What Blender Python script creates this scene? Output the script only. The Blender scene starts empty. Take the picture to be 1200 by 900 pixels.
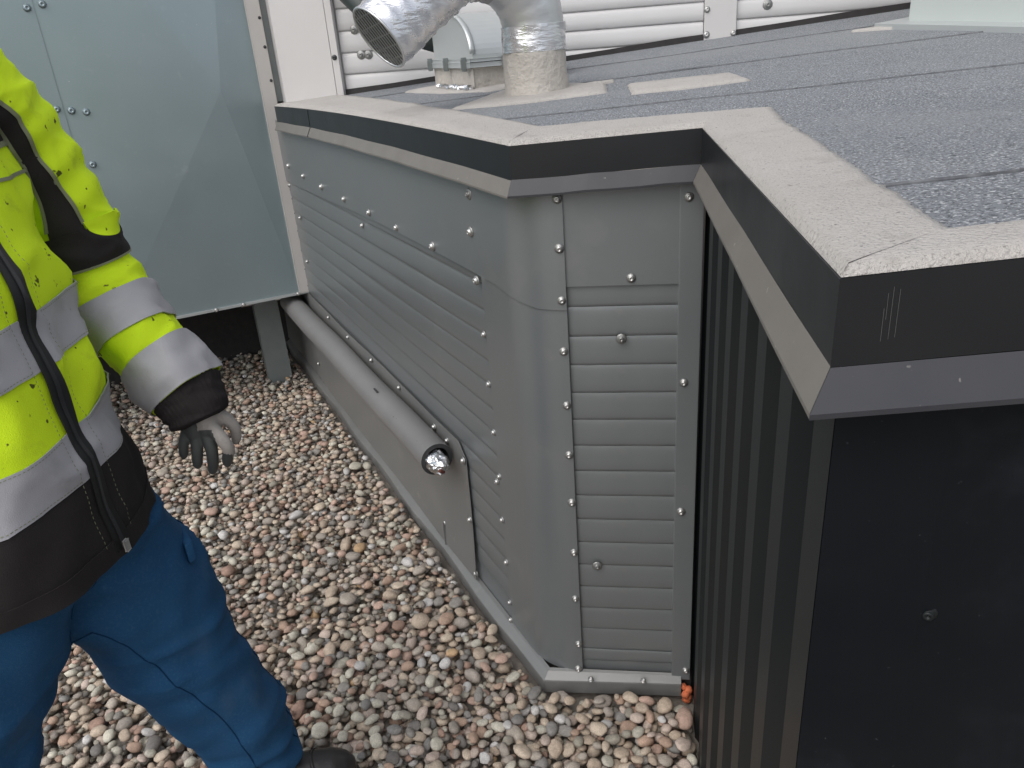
import bpy, bmesh, math, random
import numpy as np
from mathutils import Vector, Matrix, noise as mnoise

random.seed(7)
rng = np.random.default_rng(11)
S = bpy.context.scene
COL = S.collection
PI = math.pi

# ------------------------------------------------------------------ camera
CAM_H = 1.5
cam_d = bpy.data.cameras.new("camera")
cam_d.sensor_width = 36.0
cam_d.lens = 27.0
cam_d.clip_start = 0.02
cam_d.clip_end = 500.0
cam = bpy.data.objects.new("camera", cam_d)
COL.objects.link(cam)
R_ = [(0.9887038, 0.1321248, -0.0707657), (-0.0100238, -0.4127959, -0.9107684), (-0.1495469, 0.9011895, -0.4068085)]
cam.matrix_world = Matrix(((R_[0][0], -R_[1][0], -R_[2][0], 0), (R_[0][1], -R_[1][1], -R_[2][1], 0),
                           (R_[0][2], -R_[1][2], -R_[2][2], CAM_H), (0, 0, 0, 1)))
S.camera = cam

# ------------------------------------------------------------------ overcast daylight
SUN_AZ = math.radians(212.0)
SUN_EL = math.radians(52.0)
W = bpy.data.worlds.new("World")
S.world = W
W.use_nodes = True
wn = W.node_tree
wn.nodes.clear()
sky = wn.nodes.new("ShaderNodeTexSky")
sky.sky_type = 'NISHITA'
sky.sun_disc = False
sky.sun_elevation = SUN_EL
sky.sun_rotation = SUN_AZ
sky.air_density = 1.0
sky.dust_density = 3.0
sky.ozone_density = 1.0
hs = wn.nodes.new("ShaderNodeHueSaturation")
hs.inputs["Saturation"].default_value = 0.36
bg = wn.nodes.new("ShaderNodeBackground")
bg.inputs["Strength"].default_value = 0.15
wo = wn.nodes.new("ShaderNodeOutputWorld")
wn.links.new(sky.outputs[0], hs.inputs["Color"])
wn.links.new(hs.outputs[0], bg.inputs["Color"])
wn.links.new(bg.outputs[0], wo.inputs["Surface"])
sun_d = bpy.data.lights.new("sun", 'SUN')
sun_d.energy = 0.7
sun_d.angle = math.radians(80)
sun_d.color = (1.0, 0.99, 0.98)
sun = bpy.data.objects.new("sun", sun_d)
COL.objects.link(sun)
sd = Vector((math.sin(SUN_AZ) * math.cos(SUN_EL), math.cos(SUN_AZ) * math.cos(SUN_EL), math.sin(SUN_EL)))
sun.rotation_euler = sd.to_track_quat('Z', 'Y').to_euler()
S.view_settings.view_transform = 'Standard'
S.view_settings.look = 'None'
S.view_settings.exposure = 0.46
S.view_settings.gamma = 1.0


# ------------------------------------------------------------------ materials
def mat(name, base, rough=0.5, metal=0.0, c2=None, scale=8.0, amount=0.5, detail=6.0, bump=0.0, bscale=200.0,
        bdist=0.002, speck=None, speck_scale=60.0, speck_lo=0.68, speck_hi=0.72, rough_var=0.0, stretch=None, spec=None,
        aniso=None, layers=None):
    m = bpy.data.materials.new(name)
    m.use_nodes = True
    nt = m.node_tree
    N, L = nt.nodes, nt.links
    b = N["Principled BSDF"]
    b.inputs["Roughness"].default_value = rough
    b.inputs["Metallic"].default_value = metal
    if spec is not None:
        b.inputs["Specular IOR Level"].default_value = spec
    tc = N.new("ShaderNodeTexCoord")
    vec = tc.outputs["Object"]
    if stretch:
        mp = N.new("ShaderNodeMapping")
        mp.inputs["Scale"].default_value = stretch
        L.new(vec, mp.inputs["Vector"])
        vec = mp.outputs[0]
    col = None
    rgb = N.new("ShaderNodeRGB")
    rgb.outputs[0].default_value = (*base, 1)
    col = rgb.outputs[0]

    def noise(sc, det=detail, rg=0.6):
        n = N.new("ShaderNodeTexNoise")
        n.inputs["Scale"].default_value = sc
        n.inputs["Detail"].default_value = det
        n.inputs["Roughness"].default_value = rg
        L.new(vec, n.inputs["Vector"])
        return n

    def mix(f, a, bcol):
        x = N.new("ShaderNodeMix")
        x.data_type = 'RGBA'
        L.new(f, x.inputs[0])
        L.new(a, x.inputs[6])
        x.inputs[7].default_value = (*bcol, 1)
        return x.outputs[2]

    def ramp(src, lo, hi, mx=1.0):
        r = N.new("ShaderNodeMapRange")
        r.inputs[1].default_value = lo
        r.inputs[2].default_value = hi
        r.inputs[4].default_value = mx
        L.new(src, r.inputs[0])
        return r.outputs[0]

    if c2 is not None:
        n = noise(scale)
        col = mix(ramp(n.outputs["Fac"], 0.5 - 0.25, 0.5 + 0.25, amount), col, c2)
        if rough_var:
            L.new(ramp(n.outputs["Fac"], 0.2, 0.8, 1.0), (mr := N.new("ShaderNodeMapRange")).inputs[0])
            mr.inputs[3].default_value = rough - rough_var
            mr.inputs[4].default_value = rough + rough_var
            L.new(mr.outputs[0], b.inputs["Roughness"])
    if speck is not None:
        n = noise(speck_scale, 2.0, 0.5)
        col = mix(ramp(n.outputs["Fac"], speck_lo, speck_hi), col, speck)
    for (lc, ls, lo, hi, mx, det) in (layers or []):
        n = noise(ls, det)
        col = mix(ramp(n.outputs["Fac"], lo, hi, mx), col, lc)
    L.new(col, b.inputs["Base Color"])
    if bump:
        n = noise(bscale, 4.0)
        bp = N.new("ShaderNodeBump")
        bp.inputs["Strength"].default_value = bump
        bp.inputs["Distance"].default_value = bdist
        L.new(n.outputs["Fac"], bp.inputs["Height"])
        L.new(bp.outputs[0], b.inputs["Normal"])
    return m


GREY = (0.220, 0.237, 0.245)
M = {}
M['grey_metal'] = mat("grey_coated_aluminium", GREY, 0.34, 0.5, (0.258, 0.264, 0.262), 5.0, 0.5, bump=0.12, bscale=420, bdist=0.0006,
                      rough_var=0.05, layers=[((0.33, 0.31, 0.28), 14.0, 0.64, 0.8, 0.35, 6.0), ((0.15, 0.155, 0.155), 90.0, 0.70, 0.76, 0.35, 4.0), ((0.36, 0.345, 0.32), 4.0, 0.58, 0.75, 0.3, 10.0)])
M['kick'] = mat("weathered_grey_aluminium", (0.20, 0.203, 0.20), 0.44, 0.35, (0.245, 0.24, 0.23), 7.0, 0.7, bump=0.12, bscale=300, bdist=0.0006,
                rough_var=0.06, layers=[((0.36, 0.33, 0.29), 18.0, 0.62, 0.8, 0.5, 8.0)])
M['pipe'] = mat("grey_pipe_lagging", (0.160, 0.158, 0.157), 0.45, 0.0, (0.20, 0.194, 0.19), 9.0, 0.6, bump=0.2, bscale=90, bdist=0.001,
                speck=(0.05, 0.045, 0.04), speck_scale=70, speck_lo=0.74, speck_hi=0.77)
M['pipe_end'] = mat("dark_foam_rubber", (0.03, 0.03, 0.032), 0.8, 0.0, (0.06, 0.06, 0.06), 60, 0.6)
M['galv'] = mat("galvanised_sheet", (0.295, 0.36, 0.38), 0.36, 0.6, (0.37, 0.44, 0.455), 2.0, 0.5, bump=0.1, bscale=60, bdist=0.0008, rough_var=0.08,
                layers=[((0.55, 0.6, 0.6), 30.0, 0.6, 0.85, 0.2, 10.0), ((0.64, 0.66, 0.66), 7.0, 0.68, 0.78, 0.25, 10.0), ((0.7, 0.72, 0.7), 46.0, 0.74, 0.77, 0.6, 3.0)])
M['galv_dark'] = mat("galvanised_leg", (0.20, 0.225, 0.225), 0.5, 0.4, (0.26, 0.28, 0.27), 12, 0.7, bump=0.1, bscale=200)
M['trim'] = mat("pale_beige_trim", (0.50, 0.475, 0.45), 0.45, 0.1, (0.56, 0.53, 0.50), 10, 0.6, bump=0.05, bscale=300, bdist=0.0005)
M['black'] = mat("black_coated_steel", (0.0085, 0.010, 0.012), 0.34, 0.0, (0.012, 0.013, 0.0145), 9.0, 0.6, bump=0.15, bscale=900, bdist=0.0004,
                 rough_var=0.06, speck=(0.16, 0.15, 0.14), speck_scale=120, speck_lo=0.82, speck_hi=0.85)
M['lip_pale'] = mat("pale_beige_lip", (0.15, 0.138, 0.124), 0.42, 0.0, (0.19, 0.176, 0.16), 12.0, 0.8, bump=0.1, bscale=500, bdist=0.0005,
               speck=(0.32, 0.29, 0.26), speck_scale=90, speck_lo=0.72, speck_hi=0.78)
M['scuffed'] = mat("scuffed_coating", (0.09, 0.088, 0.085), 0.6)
M['lip'] = mat("dark_speckled_lip", (0.034, 0.035, 0.041), 0.38, 0.0, (0.048, 0.047, 0.051), 14.0, 0.7, spec=0.35, bump=0.1, bscale=500, bdist=0.0005,
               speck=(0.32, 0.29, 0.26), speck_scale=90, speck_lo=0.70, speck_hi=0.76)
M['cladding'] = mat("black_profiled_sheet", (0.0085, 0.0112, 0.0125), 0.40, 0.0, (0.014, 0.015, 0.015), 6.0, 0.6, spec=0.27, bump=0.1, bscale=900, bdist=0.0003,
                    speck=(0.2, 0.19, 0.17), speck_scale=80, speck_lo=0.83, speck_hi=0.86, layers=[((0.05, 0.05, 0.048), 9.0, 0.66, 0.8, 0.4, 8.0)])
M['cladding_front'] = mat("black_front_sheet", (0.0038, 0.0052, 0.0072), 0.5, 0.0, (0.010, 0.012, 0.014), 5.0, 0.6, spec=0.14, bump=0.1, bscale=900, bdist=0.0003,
                          speck=(0.14, 0.14, 0.14), speck_scale=60, speck_lo=0.83, speck_hi=0.86, layers=[((0.028, 0.033, 0.04), 5.0, 0.56, 0.80, 0.45, 8.0), ((0.05, 0.052, 0.055), 160.0, 0.72, 0.78, 0.5, 2.0)])  # darker copy of the side sheet; front's shade and faint sheen in its colour
M['white'] = mat("white_coated_plank", (0.56, 0.55, 0.545), 0.4, 0.0, (0.51, 0.50, 0.495), 6, 0.5, bump=0.04, bscale=300, bdist=0.0005)
M['cream_post'] = mat("offwhite_trim", (0.56, 0.542, 0.53), 0.4, 0.0, (0.51, 0.497, 0.485), 7, 0.5, bump=0.04, bscale=300, bdist=0.0005)
M['dark_gap'] = mat("black_bitumen_and_duct_shade", (0.02, 0.018, 0.018), 0.8, 0.0, (0.05, 0.045, 0.042), 30, 0.6)
M['felt'] = mat("mineral_roofing_felt", (0.182, 0.196, 0.212), 0.85, 0.0, (0.232, 0.246, 0.262), 5.0, 0.6, bump=0.9, bscale=330, bdist=0.004,
                speck=(0.50, 0.51, 0.52), speck_scale=290, speck_lo=0.56, speck_hi=0.64,
                layers=[((0.04, 0.043, 0.05), 270.0, 0.53, 0.61, 0.8, 2.0), ((0.26, 0.27, 0.275), 1.6, 0.5, 0.75, 0.6, 5.0)])
M['felt_edge'] = mat("bitumen_felt_edge", (0.06, 0.063, 0.07), 0.9, 0.0, (0.19, 0.195, 0.205), 50.0, 1.0)
M['tape'] = mat("cream_liquid_flashing", (0.43, 0.403, 0.374), 0.8, 0.0, (0.49, 0.465, 0.437), 5.0, 0.9, bump=1.0, bscale=240, bdist=0.005,
                speck=(0.12, 0.11, 0.10), speck_scale=130, speck_lo=0.71, speck_hi=0.74, layers=[((0.36, 0.33, 0.30), 9.0, 0.56, 0.76, 0.6, 9.0), ((0.15, 0.14, 0.13), 380.0, 0.58, 0.70, 0.6, 2.0), ((0.30, 0.275, 0.25), 26.0, 0.58, 0.72, 0.5, 8.0), ((0.52, 0.50, 0.48), 70.0, 0.60, 0.74, 0.6, 6.0)])
M['collar'] = mat("beige_flashing_collar", (0.40, 0.372, 0.335), 0.6, 0.0, (0.50, 0.468, 0.425), 14.0, 0.9, bump=1.0, bscale=45, bdist=0.008)
M['foil'] = mat("bright_foil", (0.80, 0.80, 0.815), 0.27, 0.9, (0.66, 0.66, 0.68), 14.0, 0.6, bump=0.5, bscale=20, bdist=0.012, stretch=(0.6, 0.6, 2.2), rough_var=0.1)
M['foil_crumpled'] = mat("crumpled_foil", (0.75, 0.75, 0.77), 0.2, 1.0, (0.6, 0.6, 0.6), 30.0, 0.5, bump=0.5, bscale=40, bdist=0.01)
M['duct'] = mat("dull_aluminium_duct", (0.62, 0.63, 0.635), 0.36, 0.8, (0.50, 0.51, 0.52), 16.0, 0.7, bump=0.35, bscale=30, bdist=0.004, rough_var=0.08)
M['duct_tape'] = mat("grey_duct_tape", (0.33, 0.325, 0.335), 0.42, 0.4, (0.42, 0.41, 0.42), 20, 0.6, bump=0.7, bscale=45, bdist=0.006)
M['hood'] = mat("pale_galvanised_hood", (0.50, 0.525, 0.525), 0.36, 0.5, (0.56, 0.585, 0.58), 9.0, 0.6, bump=0.1, bscale=80, bdist=0.001)
M['curb'] = mat("pale_green_grey_coat", (0.47, 0.51, 0.49), 0.5, 0.0, (0.43, 0.47, 0.45), 4.0, 0.6, bump=0.1, bscale=200)
M['screw'] = mat("zinc_screw", (0.62, 0.61, 0.59), 0.32, 0.85, (0.5, 0.49, 0.48), 200, 0.5)
M['washer'] = mat("rubber_edge_washer", (0.30, 0.30, 0.29), 0.4, 0.7)
M['dark_screw'] = mat("dark_screw", (0.03, 0.03, 0.032), 0.35, 0.0)
M['orange'] = mat("orange_foam", (0.62, 0.17, 0.07), 0.8, 0.0, (0.45, 0.10, 0.04), 60, 0.7, bump=0.6, bscale=90)
M['earth'] = mat("roof_membrane_under_gravel", (0.17, 0.148, 0.125), 0.9, 0.0, (0.24, 0.21, 0.18), 20, 0.7, bump=0.5, bscale=60, bdist=0.01)
M['dark_pipe'] = mat("dark_green_pipe", (0.03, 0.04, 0.037), 0.5)

FLU = (0.70, 0.93, 0.022)
cloth = dict(bump=0.6, bscale=620, bdist=0.0014)
M['yellow'] = mat("hi_vis_yellow_fabric", FLU, 0.75, 0.0, (0.64, 0.88, 0.018), 7, 0.5, speck=(0.10, 0.11, 0.02), speck_scale=62, speck_lo=0.70, speck_hi=0.735,
                  layers=[((0.34, 0.44, 0.04), 22.0, 0.60, 0.80, 0.5, 10.0), ((0.20, 0.22, 0.05), 95.0, 0.70, 0.76, 0.6, 4.0)], spec=0.2, **cloth)
M['silver'] = mat("reflective_tape", (0.40, 0.39, 0.405), 0.5, 0.1, (0.46, 0.45, 0.46), 14, 0.6, layers=[((0.24, 0.225, 0.22), 14, 0.56, 0.8, 0.6, 8.0), ((0.18, 0.17, 0.165), 60, 0.70, 0.76, 0.5, 4.0)], bump=0.5, bscale=700, bdist=0.001)
M['piping'] = mat("olive_piping", (0.21, 0.22, 0.13), 0.6)
M['black_cloth'] = mat("black_softshell", (0.022, 0.019, 0.0185), 0.85, 0.0, (0.034, 0.029, 0.028), 9, 0.6, speck=(0.22, 0.22, 0.22), speck_scale=38, speck_lo=0.79, speck_hi=0.81,
                       layers=[((0.06, 0.05, 0.045), 16, 0.64, 0.8, 0.45, 8.0)], spec=0.25, **cloth)
M['knit'] = mat("black_knit_cuff", (0.024, 0.02, 0.02), 0.9, 0.0, (0.04, 0.035, 0.034), 30, 0.6, spec=0.2, **cloth)
M['zip'] = mat("black_zip", (0.012, 0.012, 0.012), 0.5)
M['blue'] = mat("blue_work_cotton", (0.024, 0.096, 0.212), 0.85, 0.0, (0.019, 0.077, 0.175), 5, 0.6, layers=[((0.13, 0.165, 0.20), 7.0, 0.58, 0.80, 0.35, 9.0), ((0.05, 0.13, 0.23), 220.0, 0.5, 0.7, 0.5, 2.0), ((0.008, 0.03, 0.075), 4.0, 0.6, 0.78, 0.5, 6.0)],
                spec=0.15, **cloth)
M['blue_seam'] = mat("blue_seam", (0.010, 0.045, 0.11), 0.9, spec=0.1)
M['boot'] = mat("worn_black_leather", (0.018, 0.017, 0.0165), 0.42, 0.0, (0.035, 0.032, 0.03), 16, 0.7, layers=[((0.12, 0.105, 0.09), 26, 0.62, 0.78, 0.5, 8.0), ((0.28, 0.26, 0.24), 90, 0.72, 0.76, 0.6, 3.0)], bump=0.4, bscale=120, bdist=0.002)
M['sole'] = mat("black_rubber_sole", (0.02, 0.02, 0.02), 0.8, 0.0, (0.08, 0.07, 0.06), 20, 0.5)
M['glove_back'] = mat("pale_knit_glove", (0.50, 0.455, 0.41), 0.85, 0.0, (0.30, 0.275, 0.25), 26, 0.7, bump=0.9, bscale=420, bdist=0.002, layers=[((0.16, 0.145, 0.13), 45, 0.55, 0.72, 0.7, 6.0)])
M['glove_dip'] = mat("dark_coated_glove_fingers", (0.085, 0.088, 0.085), 0.6, 0.0, (0.055, 0.057, 0.056), 20, 0.6, bump=0.4, bscale=260, bdist=0.001)
M['skin'] = mat("skin", (0.55, 0.33, 0.24), 0.5, 0.0, (0.5, 0.27, 0.2), 12, 0.5)
M['hair'] = mat("brown_hair", (0.06, 0.04, 0.025), 0.6, 0.0, (0.1, 0.07, 0.045), 60, 0.6)
M['eye'] = mat("eye_white", (0.7, 0.7, 0.68), 0.2)


def stone_mat(name, use_attr):
    m = bpy.data.materials.new(name)
    m.use_nodes = True
    nt = m.node_tree
    N, L = nt.nodes, nt.links
    b = N["Principled BSDF"]
    b.inputs["Roughness"].default_value = 0.72
    b.inputs["Specular IOR Level"].default_value = 0.3
    if use_attr:
        a = N.new("ShaderNodeAttribute")
        a.attribute_name = "stone_colour"
        c = a.outputs["Color"]
        g = N.new("ShaderNodeNewGeometry").outputs["Position"]
    else:
        a = N.new("ShaderNodeObjectInfo")
        c = a.outputs["Color"]
        g = N.new("ShaderNodeNewGeometry").outputs["Position"]
    n1 = N.new("ShaderNodeTexNoise"); n1.inputs["Scale"].default_value = 60; n1.inputs["Detail"].default_value = 8; n1.inputs["Roughness"].default_value = 0.7
    n2 = N.new("ShaderNodeTexNoise"); n2.inputs["Scale"].default_value = 380; n2.inputs["Detail"].default_value = 3
    L.new(g, n1.inputs["Vector"]); L.new(g, n2.inputs["Vector"])
    r1 = N.new("ShaderNodeMapRange"); r1.inputs[1].default_value = 0.3; r1.inputs[2].default_value = 0.7; r1.inputs[3].default_value = 0.72; r1.inputs[4].default_value = 1.26
    L.new(n1.outputs["Fac"], r1.inputs[0])
    r2 = N.new("ShaderNodeMapRange"); r2.inputs[1].default_value = 0.35; r2.inputs[2].default_value = 0.7; r2.inputs[3].default_value = 0.85; r2.inputs[4].default_value = 1.15
    L.new(n2.outputs["Fac"], r2.inputs[0])
    mu = N.new("ShaderNodeMath"); mu.operation = 'MULTIPLY'
    L.new(r1.outputs[0], mu.inputs[0]); L.new(r2.outputs[0], mu.inputs[1])
    vm = N.new("ShaderNodeVectorMath"); vm.operation = 'SCALE'
    L.new(c, vm.inputs[0]); L.new(mu.outputs[0], vm.inputs["Scale"])
    L.new(vm.outputs[0], b.inputs["Base Color"])
    bp = N.new("ShaderNodeBump"); bp.inputs["Strength"].default_value = 0.35; bp.inputs["Distance"].default_value = 0.002
    L.new(n2.outputs["Fac"], bp.inputs["Height"]); L.new(bp.outputs[0], b.inputs["Normal"])
    return m


M['pebble'] = stone_mat("pebble_stone", False)
M['gravel'] = stone_mat("gravel_stone", True)


# ------------------------------------------------------------------ helpers
def link(o, parent=None):
    COL.objects.link(o)
    if parent is not None:
        o.parent = parent
    return o


def mesh_obj(name, verts, faces, m, parent=None, smooth=False, mats=None, fmat=None):
    me = bpy.data.meshes.new(name)
    me.from_pydata([tuple(map(float, v)) for v in verts], [], faces)
    me.update()
    if mats:
        for q in mats:
            me.materials.append(q)
        if fmat is not None:
            me.polygons.foreach_set("material_index", fmat)
    else:
        me.materials.append(m)
    if smooth:
        me.polygons.foreach_set("use_smooth", [True] * len(me.polygons))
    o = bpy.data.objects.new(name, me)
    return link(o, parent)


def bm_obj(name, bm, m, parent=None, smooth=False):
    me = bpy.data.meshes.new(name)
    bmesh.ops.recalc_face_normals(bm, faces=bm.faces)
    bm.to_mesh(me)
    bm.free()
    me.materials.append(m)
    if smooth:
        me.polygons.foreach_set("use_smooth", [True] * len(me.polygons))
    o = bpy.data.objects.new(name, me)
    return link(o, parent)


def empty(name, loc, label=None, cat=None, group=None):
    o = bpy.data.objects.new(name, None)
    o.location = loc
    link(o)
    if label:
        o["label"] = label
    if cat:
        o["category"] = cat
    if group:
        o["group"] = group
    return o


def tag(o, label, cat, group=None):
    o["label"] = label
    o["category"] = cat
    if group:
        o["group"] = group
    return o


def root_at(name, loc, label, cat, group=None):
    """An Empty at the base of a thing; parts are built in world space and offset back by keep_world()."""
    return empty(name, loc, label, cat, group)


def world_parent(o, parent):
    """parent o but leave its mesh where it was built"""
    o.parent = parent
    loc = Vector((0, 0, 0))
    p = parent
    while p is not None:
        loc += p.location
        p = p.parent
    o.location = -loc
    return o


def frame_box(bm, o, ex, ey, ez, x0, x1, y0, y1, z0, z1, bevel=0.0):
    """box in the frame o, ex, ey, ez"""
    r = bmesh.ops.create_cube(bm, size=1.0)
    vs = r['verts']
    for v in vs:
        a = x0 + (v.co.x + 0.5) * (x1 - x0)
        b = y0 + (v.co.y + 0.5) * (y1 - y0)
        c = z0 + (v.co.z + 0.5) * (z1 - z0)
        v.co = o + ex * a + ey * b + ez * c
    if bevel:
        es = list({e for v in vs for e in v.link_edges})
        bmesh.ops.bevel(bm, geom=es, offset=bevel, segments=2, affect='EDGES', profile=0.6)


EX, EY, EZ, O0 = Vector((1, 0, 0)), Vector((0, 1, 0)), Vector((0, 0, 1)), Vector((0, 0, 0))


def grid_obj(name, fn, us, vs, m, parent=None, smooth=True, thick=0.0, flip=False):
    """surface fn(u, v) -> Vector over the lists us, vs, optionally with a thickness along its normal"""
    nu, nv = len(us), len(vs)
    verts = [fn(u, v) for u in us for v in vs]
    faces = []
    for i in range(nu - 1):
        for j in range(nv - 1):
            f = (i * nv + j, (i + 1) * nv + j, (i + 1) * nv + j + 1, i * nv + j + 1)
            faces.append(f[::-1] if flip else f)
    o = mesh_obj(name, verts, faces, m, parent, smooth)
    if thick:
        md = o.modifiers.new("thickness", 'SOLIDIFY')
        md.thickness = thick
        md.offset = -1.0
        es = o.modifiers.new("crisp", 'EDGE_SPLIT')
        es.split_angle = math.radians(50)
    return o


def lin(a, b, n):
    return [a + (b - a) * i / (n - 1) for i in range(n)]


def profile_sheet(name, prof, o, eu, en, ew, length, m, parent, thick=0.0, smooth=False):
    """prof: list of (u, n) in the frame o + eu*u + en*n, swept along ew by length"""
    verts, faces = [], []
    n = len(prof)
    for w in (0.0, length):
        for (u, q) in prof:
            verts.append(o + eu * u + en * q + ew * w)
    for i in range(n - 1):
        faces.append((i, i + 1, n + i + 1, n + i))
    ob = mesh_obj(name, verts, faces, m, parent, smooth)
    if thick:
        md = ob.modifiers.new("thickness", 'SOLIDIFY')
        md.thickness = thick
        md.offset = 0
    return ob


def sweep(path, radii, nseg=24, ref=None, cap=True, bm=None, shape=None):
    """tube along a list of Vectors"""
    own = bm is None
    if own:
        bm = bmesh.new()
    rings = []
    n = len(path)
    prev = ref
    for i, p in enumerate(path):
        t = (path[min(i + 1, n - 1)] - path[max(i - 1, 0)]).normalized()
        if prev is None:
            prev = Vector((0, 0, 1)) if abs(t.z) < 0.9 else Vector((1, 0, 0))
        e1 = (prev - t * prev.dot(t)).normalized()
        e2 = t.cross(e1)
        prev = e1
        r = radii[i] if isinstance(radii, (list, tuple)) else radii
        ring = []
        for k in range(nseg):
            a = 2 * PI * k / nseg
            rr = r * (shape(i, a) if shape else 1.0)
            ring.append(bm.verts.new(p + (e1 * math.cos(a) + e2 * math.sin(a)) * rr))
        rings.append(ring)
    for a, b in zip(rings, rings[1:]):
        for k in range(nseg):
            bm.faces.new((a[k], a[(k + 1) % nseg], b[(k + 1) % nseg], b[k]))
    if cap:
        bm.faces.new(rings[0][::-1])
        bm.faces.new(rings[-1])
    return bm


def catmull(P, n):
    out = []
    Q = [P[0] * 2 - P[1]] + list(P) + [P[-1] * 2 - P[-2]]
    seg = len(P) - 1
    for i in range(n):
        t = i / (n - 1) * seg
        k = min(int(t), seg - 1)
        f = t - k
        a, b, c, d = Q[k:k + 4]
        out.append(0.5 * ((2 * b) + (c - a) * f + (2 * a - 5 * b + 4 * c - d) * f * f + (3 * b - a - 3 * c + d) * f ** 3))
    return out


def interp(x, xs, ys):
    return float(np.interp(x, xs, ys))


def nz(p, s=1.0, o=0.0):
    return mnoise.noise(Vector((p[0] * s + o, p[1] * s + o * 1.7, p[2] * s - o)))


# screw: one mesh for head + washer, copies share it
def screw_mesh(name, rh=0.0042, hh=0.0045, rw=0.0072, m1='screw', m2='washer'):
    bm = bmesh.new()
    prof = [(rw, 0.0), (rw, 0.0012), (rw * 0.8, 0.0022), (rh * 1.15, 0.0026), (rh, 0.0030), (rh, hh), (rh * 0.8, hh + 0.001), (rh * 0.42, hh + 0.001), (rh * 0.36, hh - 0.0012), (0.0004, hh - 0.0014)]
    n = 10
    rings = []
    for r, z in prof:
        rings.append([bm.verts.new((r * math.cos(2 * PI * k / n), r * math.sin(2 * PI * k / n), z)) for k in range(n)])
    for j, (a, b) in enumerate(zip(rings, rings[1:])):
        for k in range(n):
            f = bm.faces.new((a[k], a[(k + 1) % n], b[(k + 1) % n], b[k]))
            f.material_index = 1 if j < 3 else 0
            f.smooth = True
    me = bpy.data.meshes.new(name)
    bm.to_mesh(me)
    bm.free()
    me.materials.append(M[m1])
    me.materials.append(M[m2])
    return me


SCREW = screw_mesh("screw")
BIGSCREW = screw_mesh("washer_screw", 0.0052, 0.006, 0.0115, 'washer', 'washer')
RIVET = screw_mesh("rivet", 0.0075, 0.006, 0.0105, 'galv', 'galv')
DSCREW = screw_mesh("dark_screw", 0.005, 0.006, 0.0085, 'dark_screw', 'dark_screw')

BLACKSCREW = screw_mesh("black_screw", 0.005, 0.006, 0.0085, 'cladding', 'cladding')


def screws(parent, pts, normal, mesh=SCREW, name='screw', scale=1.0):
    for p in pts:
        o = bpy.data.objects.new(name, mesh)
        link(o)
        q = normal.to_track_quat('Z', 'Y')
        tilt = Vector((random.uniform(-.12, .12), random.uniform(-.12, .12), random.uniform(0, 6)))
        o.rotation_euler = (q.to_matrix() @ Matrix.Rotation(tilt.z, 3, 'Z') @ Matrix.Rotation(tilt.x, 3, 'X')).to_euler()
        world_parent(o, parent)
        o.location = o.location + Vector(p)
        sc = scale * 1.32 * random.uniform(0.92, 1.1)
        o.scale = (sc, sc, sc)


# ------------------------------------------------------------------ plan of the low roof housing
TH = math.radians(35.0)
DA = Vector((-math.sin(TH), math.cos(TH), 0))      # along the long wall, away from the camera
NA = Vector((-math.cos(TH), -math.sin(TH), 0))     # out of the long wall
PB = Vector((-0.205, 1.489, 0))                    # corner of long wall and louvred end
YB = 1.489                                         # plane of the louvred end
XC = 0.150                                         # outer flats of the profiled side
YD = 0.528                                         # plane of the black front
YW = 3.22                                          # plane of the white wall above


def zr(x, y):
    if y >= 1.469:
        k = min((y - 1.469) / 1.75, 1.0)
        return 1.333 + (0.035 + 0.039 * k) * (x - 0.135) + 0.06 * (y - 1.469)
    k = (1.469 - y) / 0.97
    return 1.333 + (0.035 + 0.055 * k) * (x - 0.135) + 0.012 * k


def ab(s, z, off=0.0):
    p = PB + DA * s + NA * off
    return Vector((p.x, p.y, z))


HOUSE = root_at("roof_plant_housing", (-0.2, 1.9, 0), "low grey and black clad roof housing with louvred end and felt covered top", "roof housing")


def part(name, world_mesh_obj, parent=HOUSE):
    world_mesh_obj.name = name
    return world_parent(world_mesh_obj, parent)


# ---- louvred end panel: one plate, slats and plain top sheet
SLAT = 0.0646
SLAT_Z0 = 0.995
bm = bmesh.new()
frame_box(bm, Vector((0, YB + 0.010, 0)), EX, EY, EZ, -0.16, 0.145, 0, 0.02, 0.02, 1.25)
louvre_end = part("louvre_panel", bm_obj("louvre_panel", bm, M['grey_metal']))


def slat_mesh(name, length, h, m, depth=0.0035, taper=0.0):
    """one slat: bowed face with a stepped lip at its foot; u along, z up, y out"""
    prof = [(-h * 0.5 - 0.001, -0.001), (-h * 0.5 + 0.0003, depth * 0.25), (-h * 0.47, depth * 0.72), (-h * 0.38, depth * 0.97), (-h * 0.15, depth), (h * 0.12, depth * 0.94), (h * 0.32, depth * 0.74), (h * 0.44, depth * 0.52), (h * 0.5, depth * 0.28)]
    verts, faces = [], []
    nu = 7
    for i in range(nu):
        u = length * i / (nu - 1)
        for (z, y) in prof:
            verts.append((u, y + 0.0006 * math.sin(i * 1.9 + z * 31), z))
    n = len(prof)
    for i in range(nu - 1):
        for j in range(n - 1):
            faces.append((i * n + j, i * n + j + 1, (i + 1) * n + j + 1, (i + 1) * n + j))
    me = bpy.data.meshes.new(name)
    me.from_pydata(verts, [], faces)
    me.materials.append(m)
    me.polygons.foreach_set("use_smooth", [True] * len(me.polygons))
    return me


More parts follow.
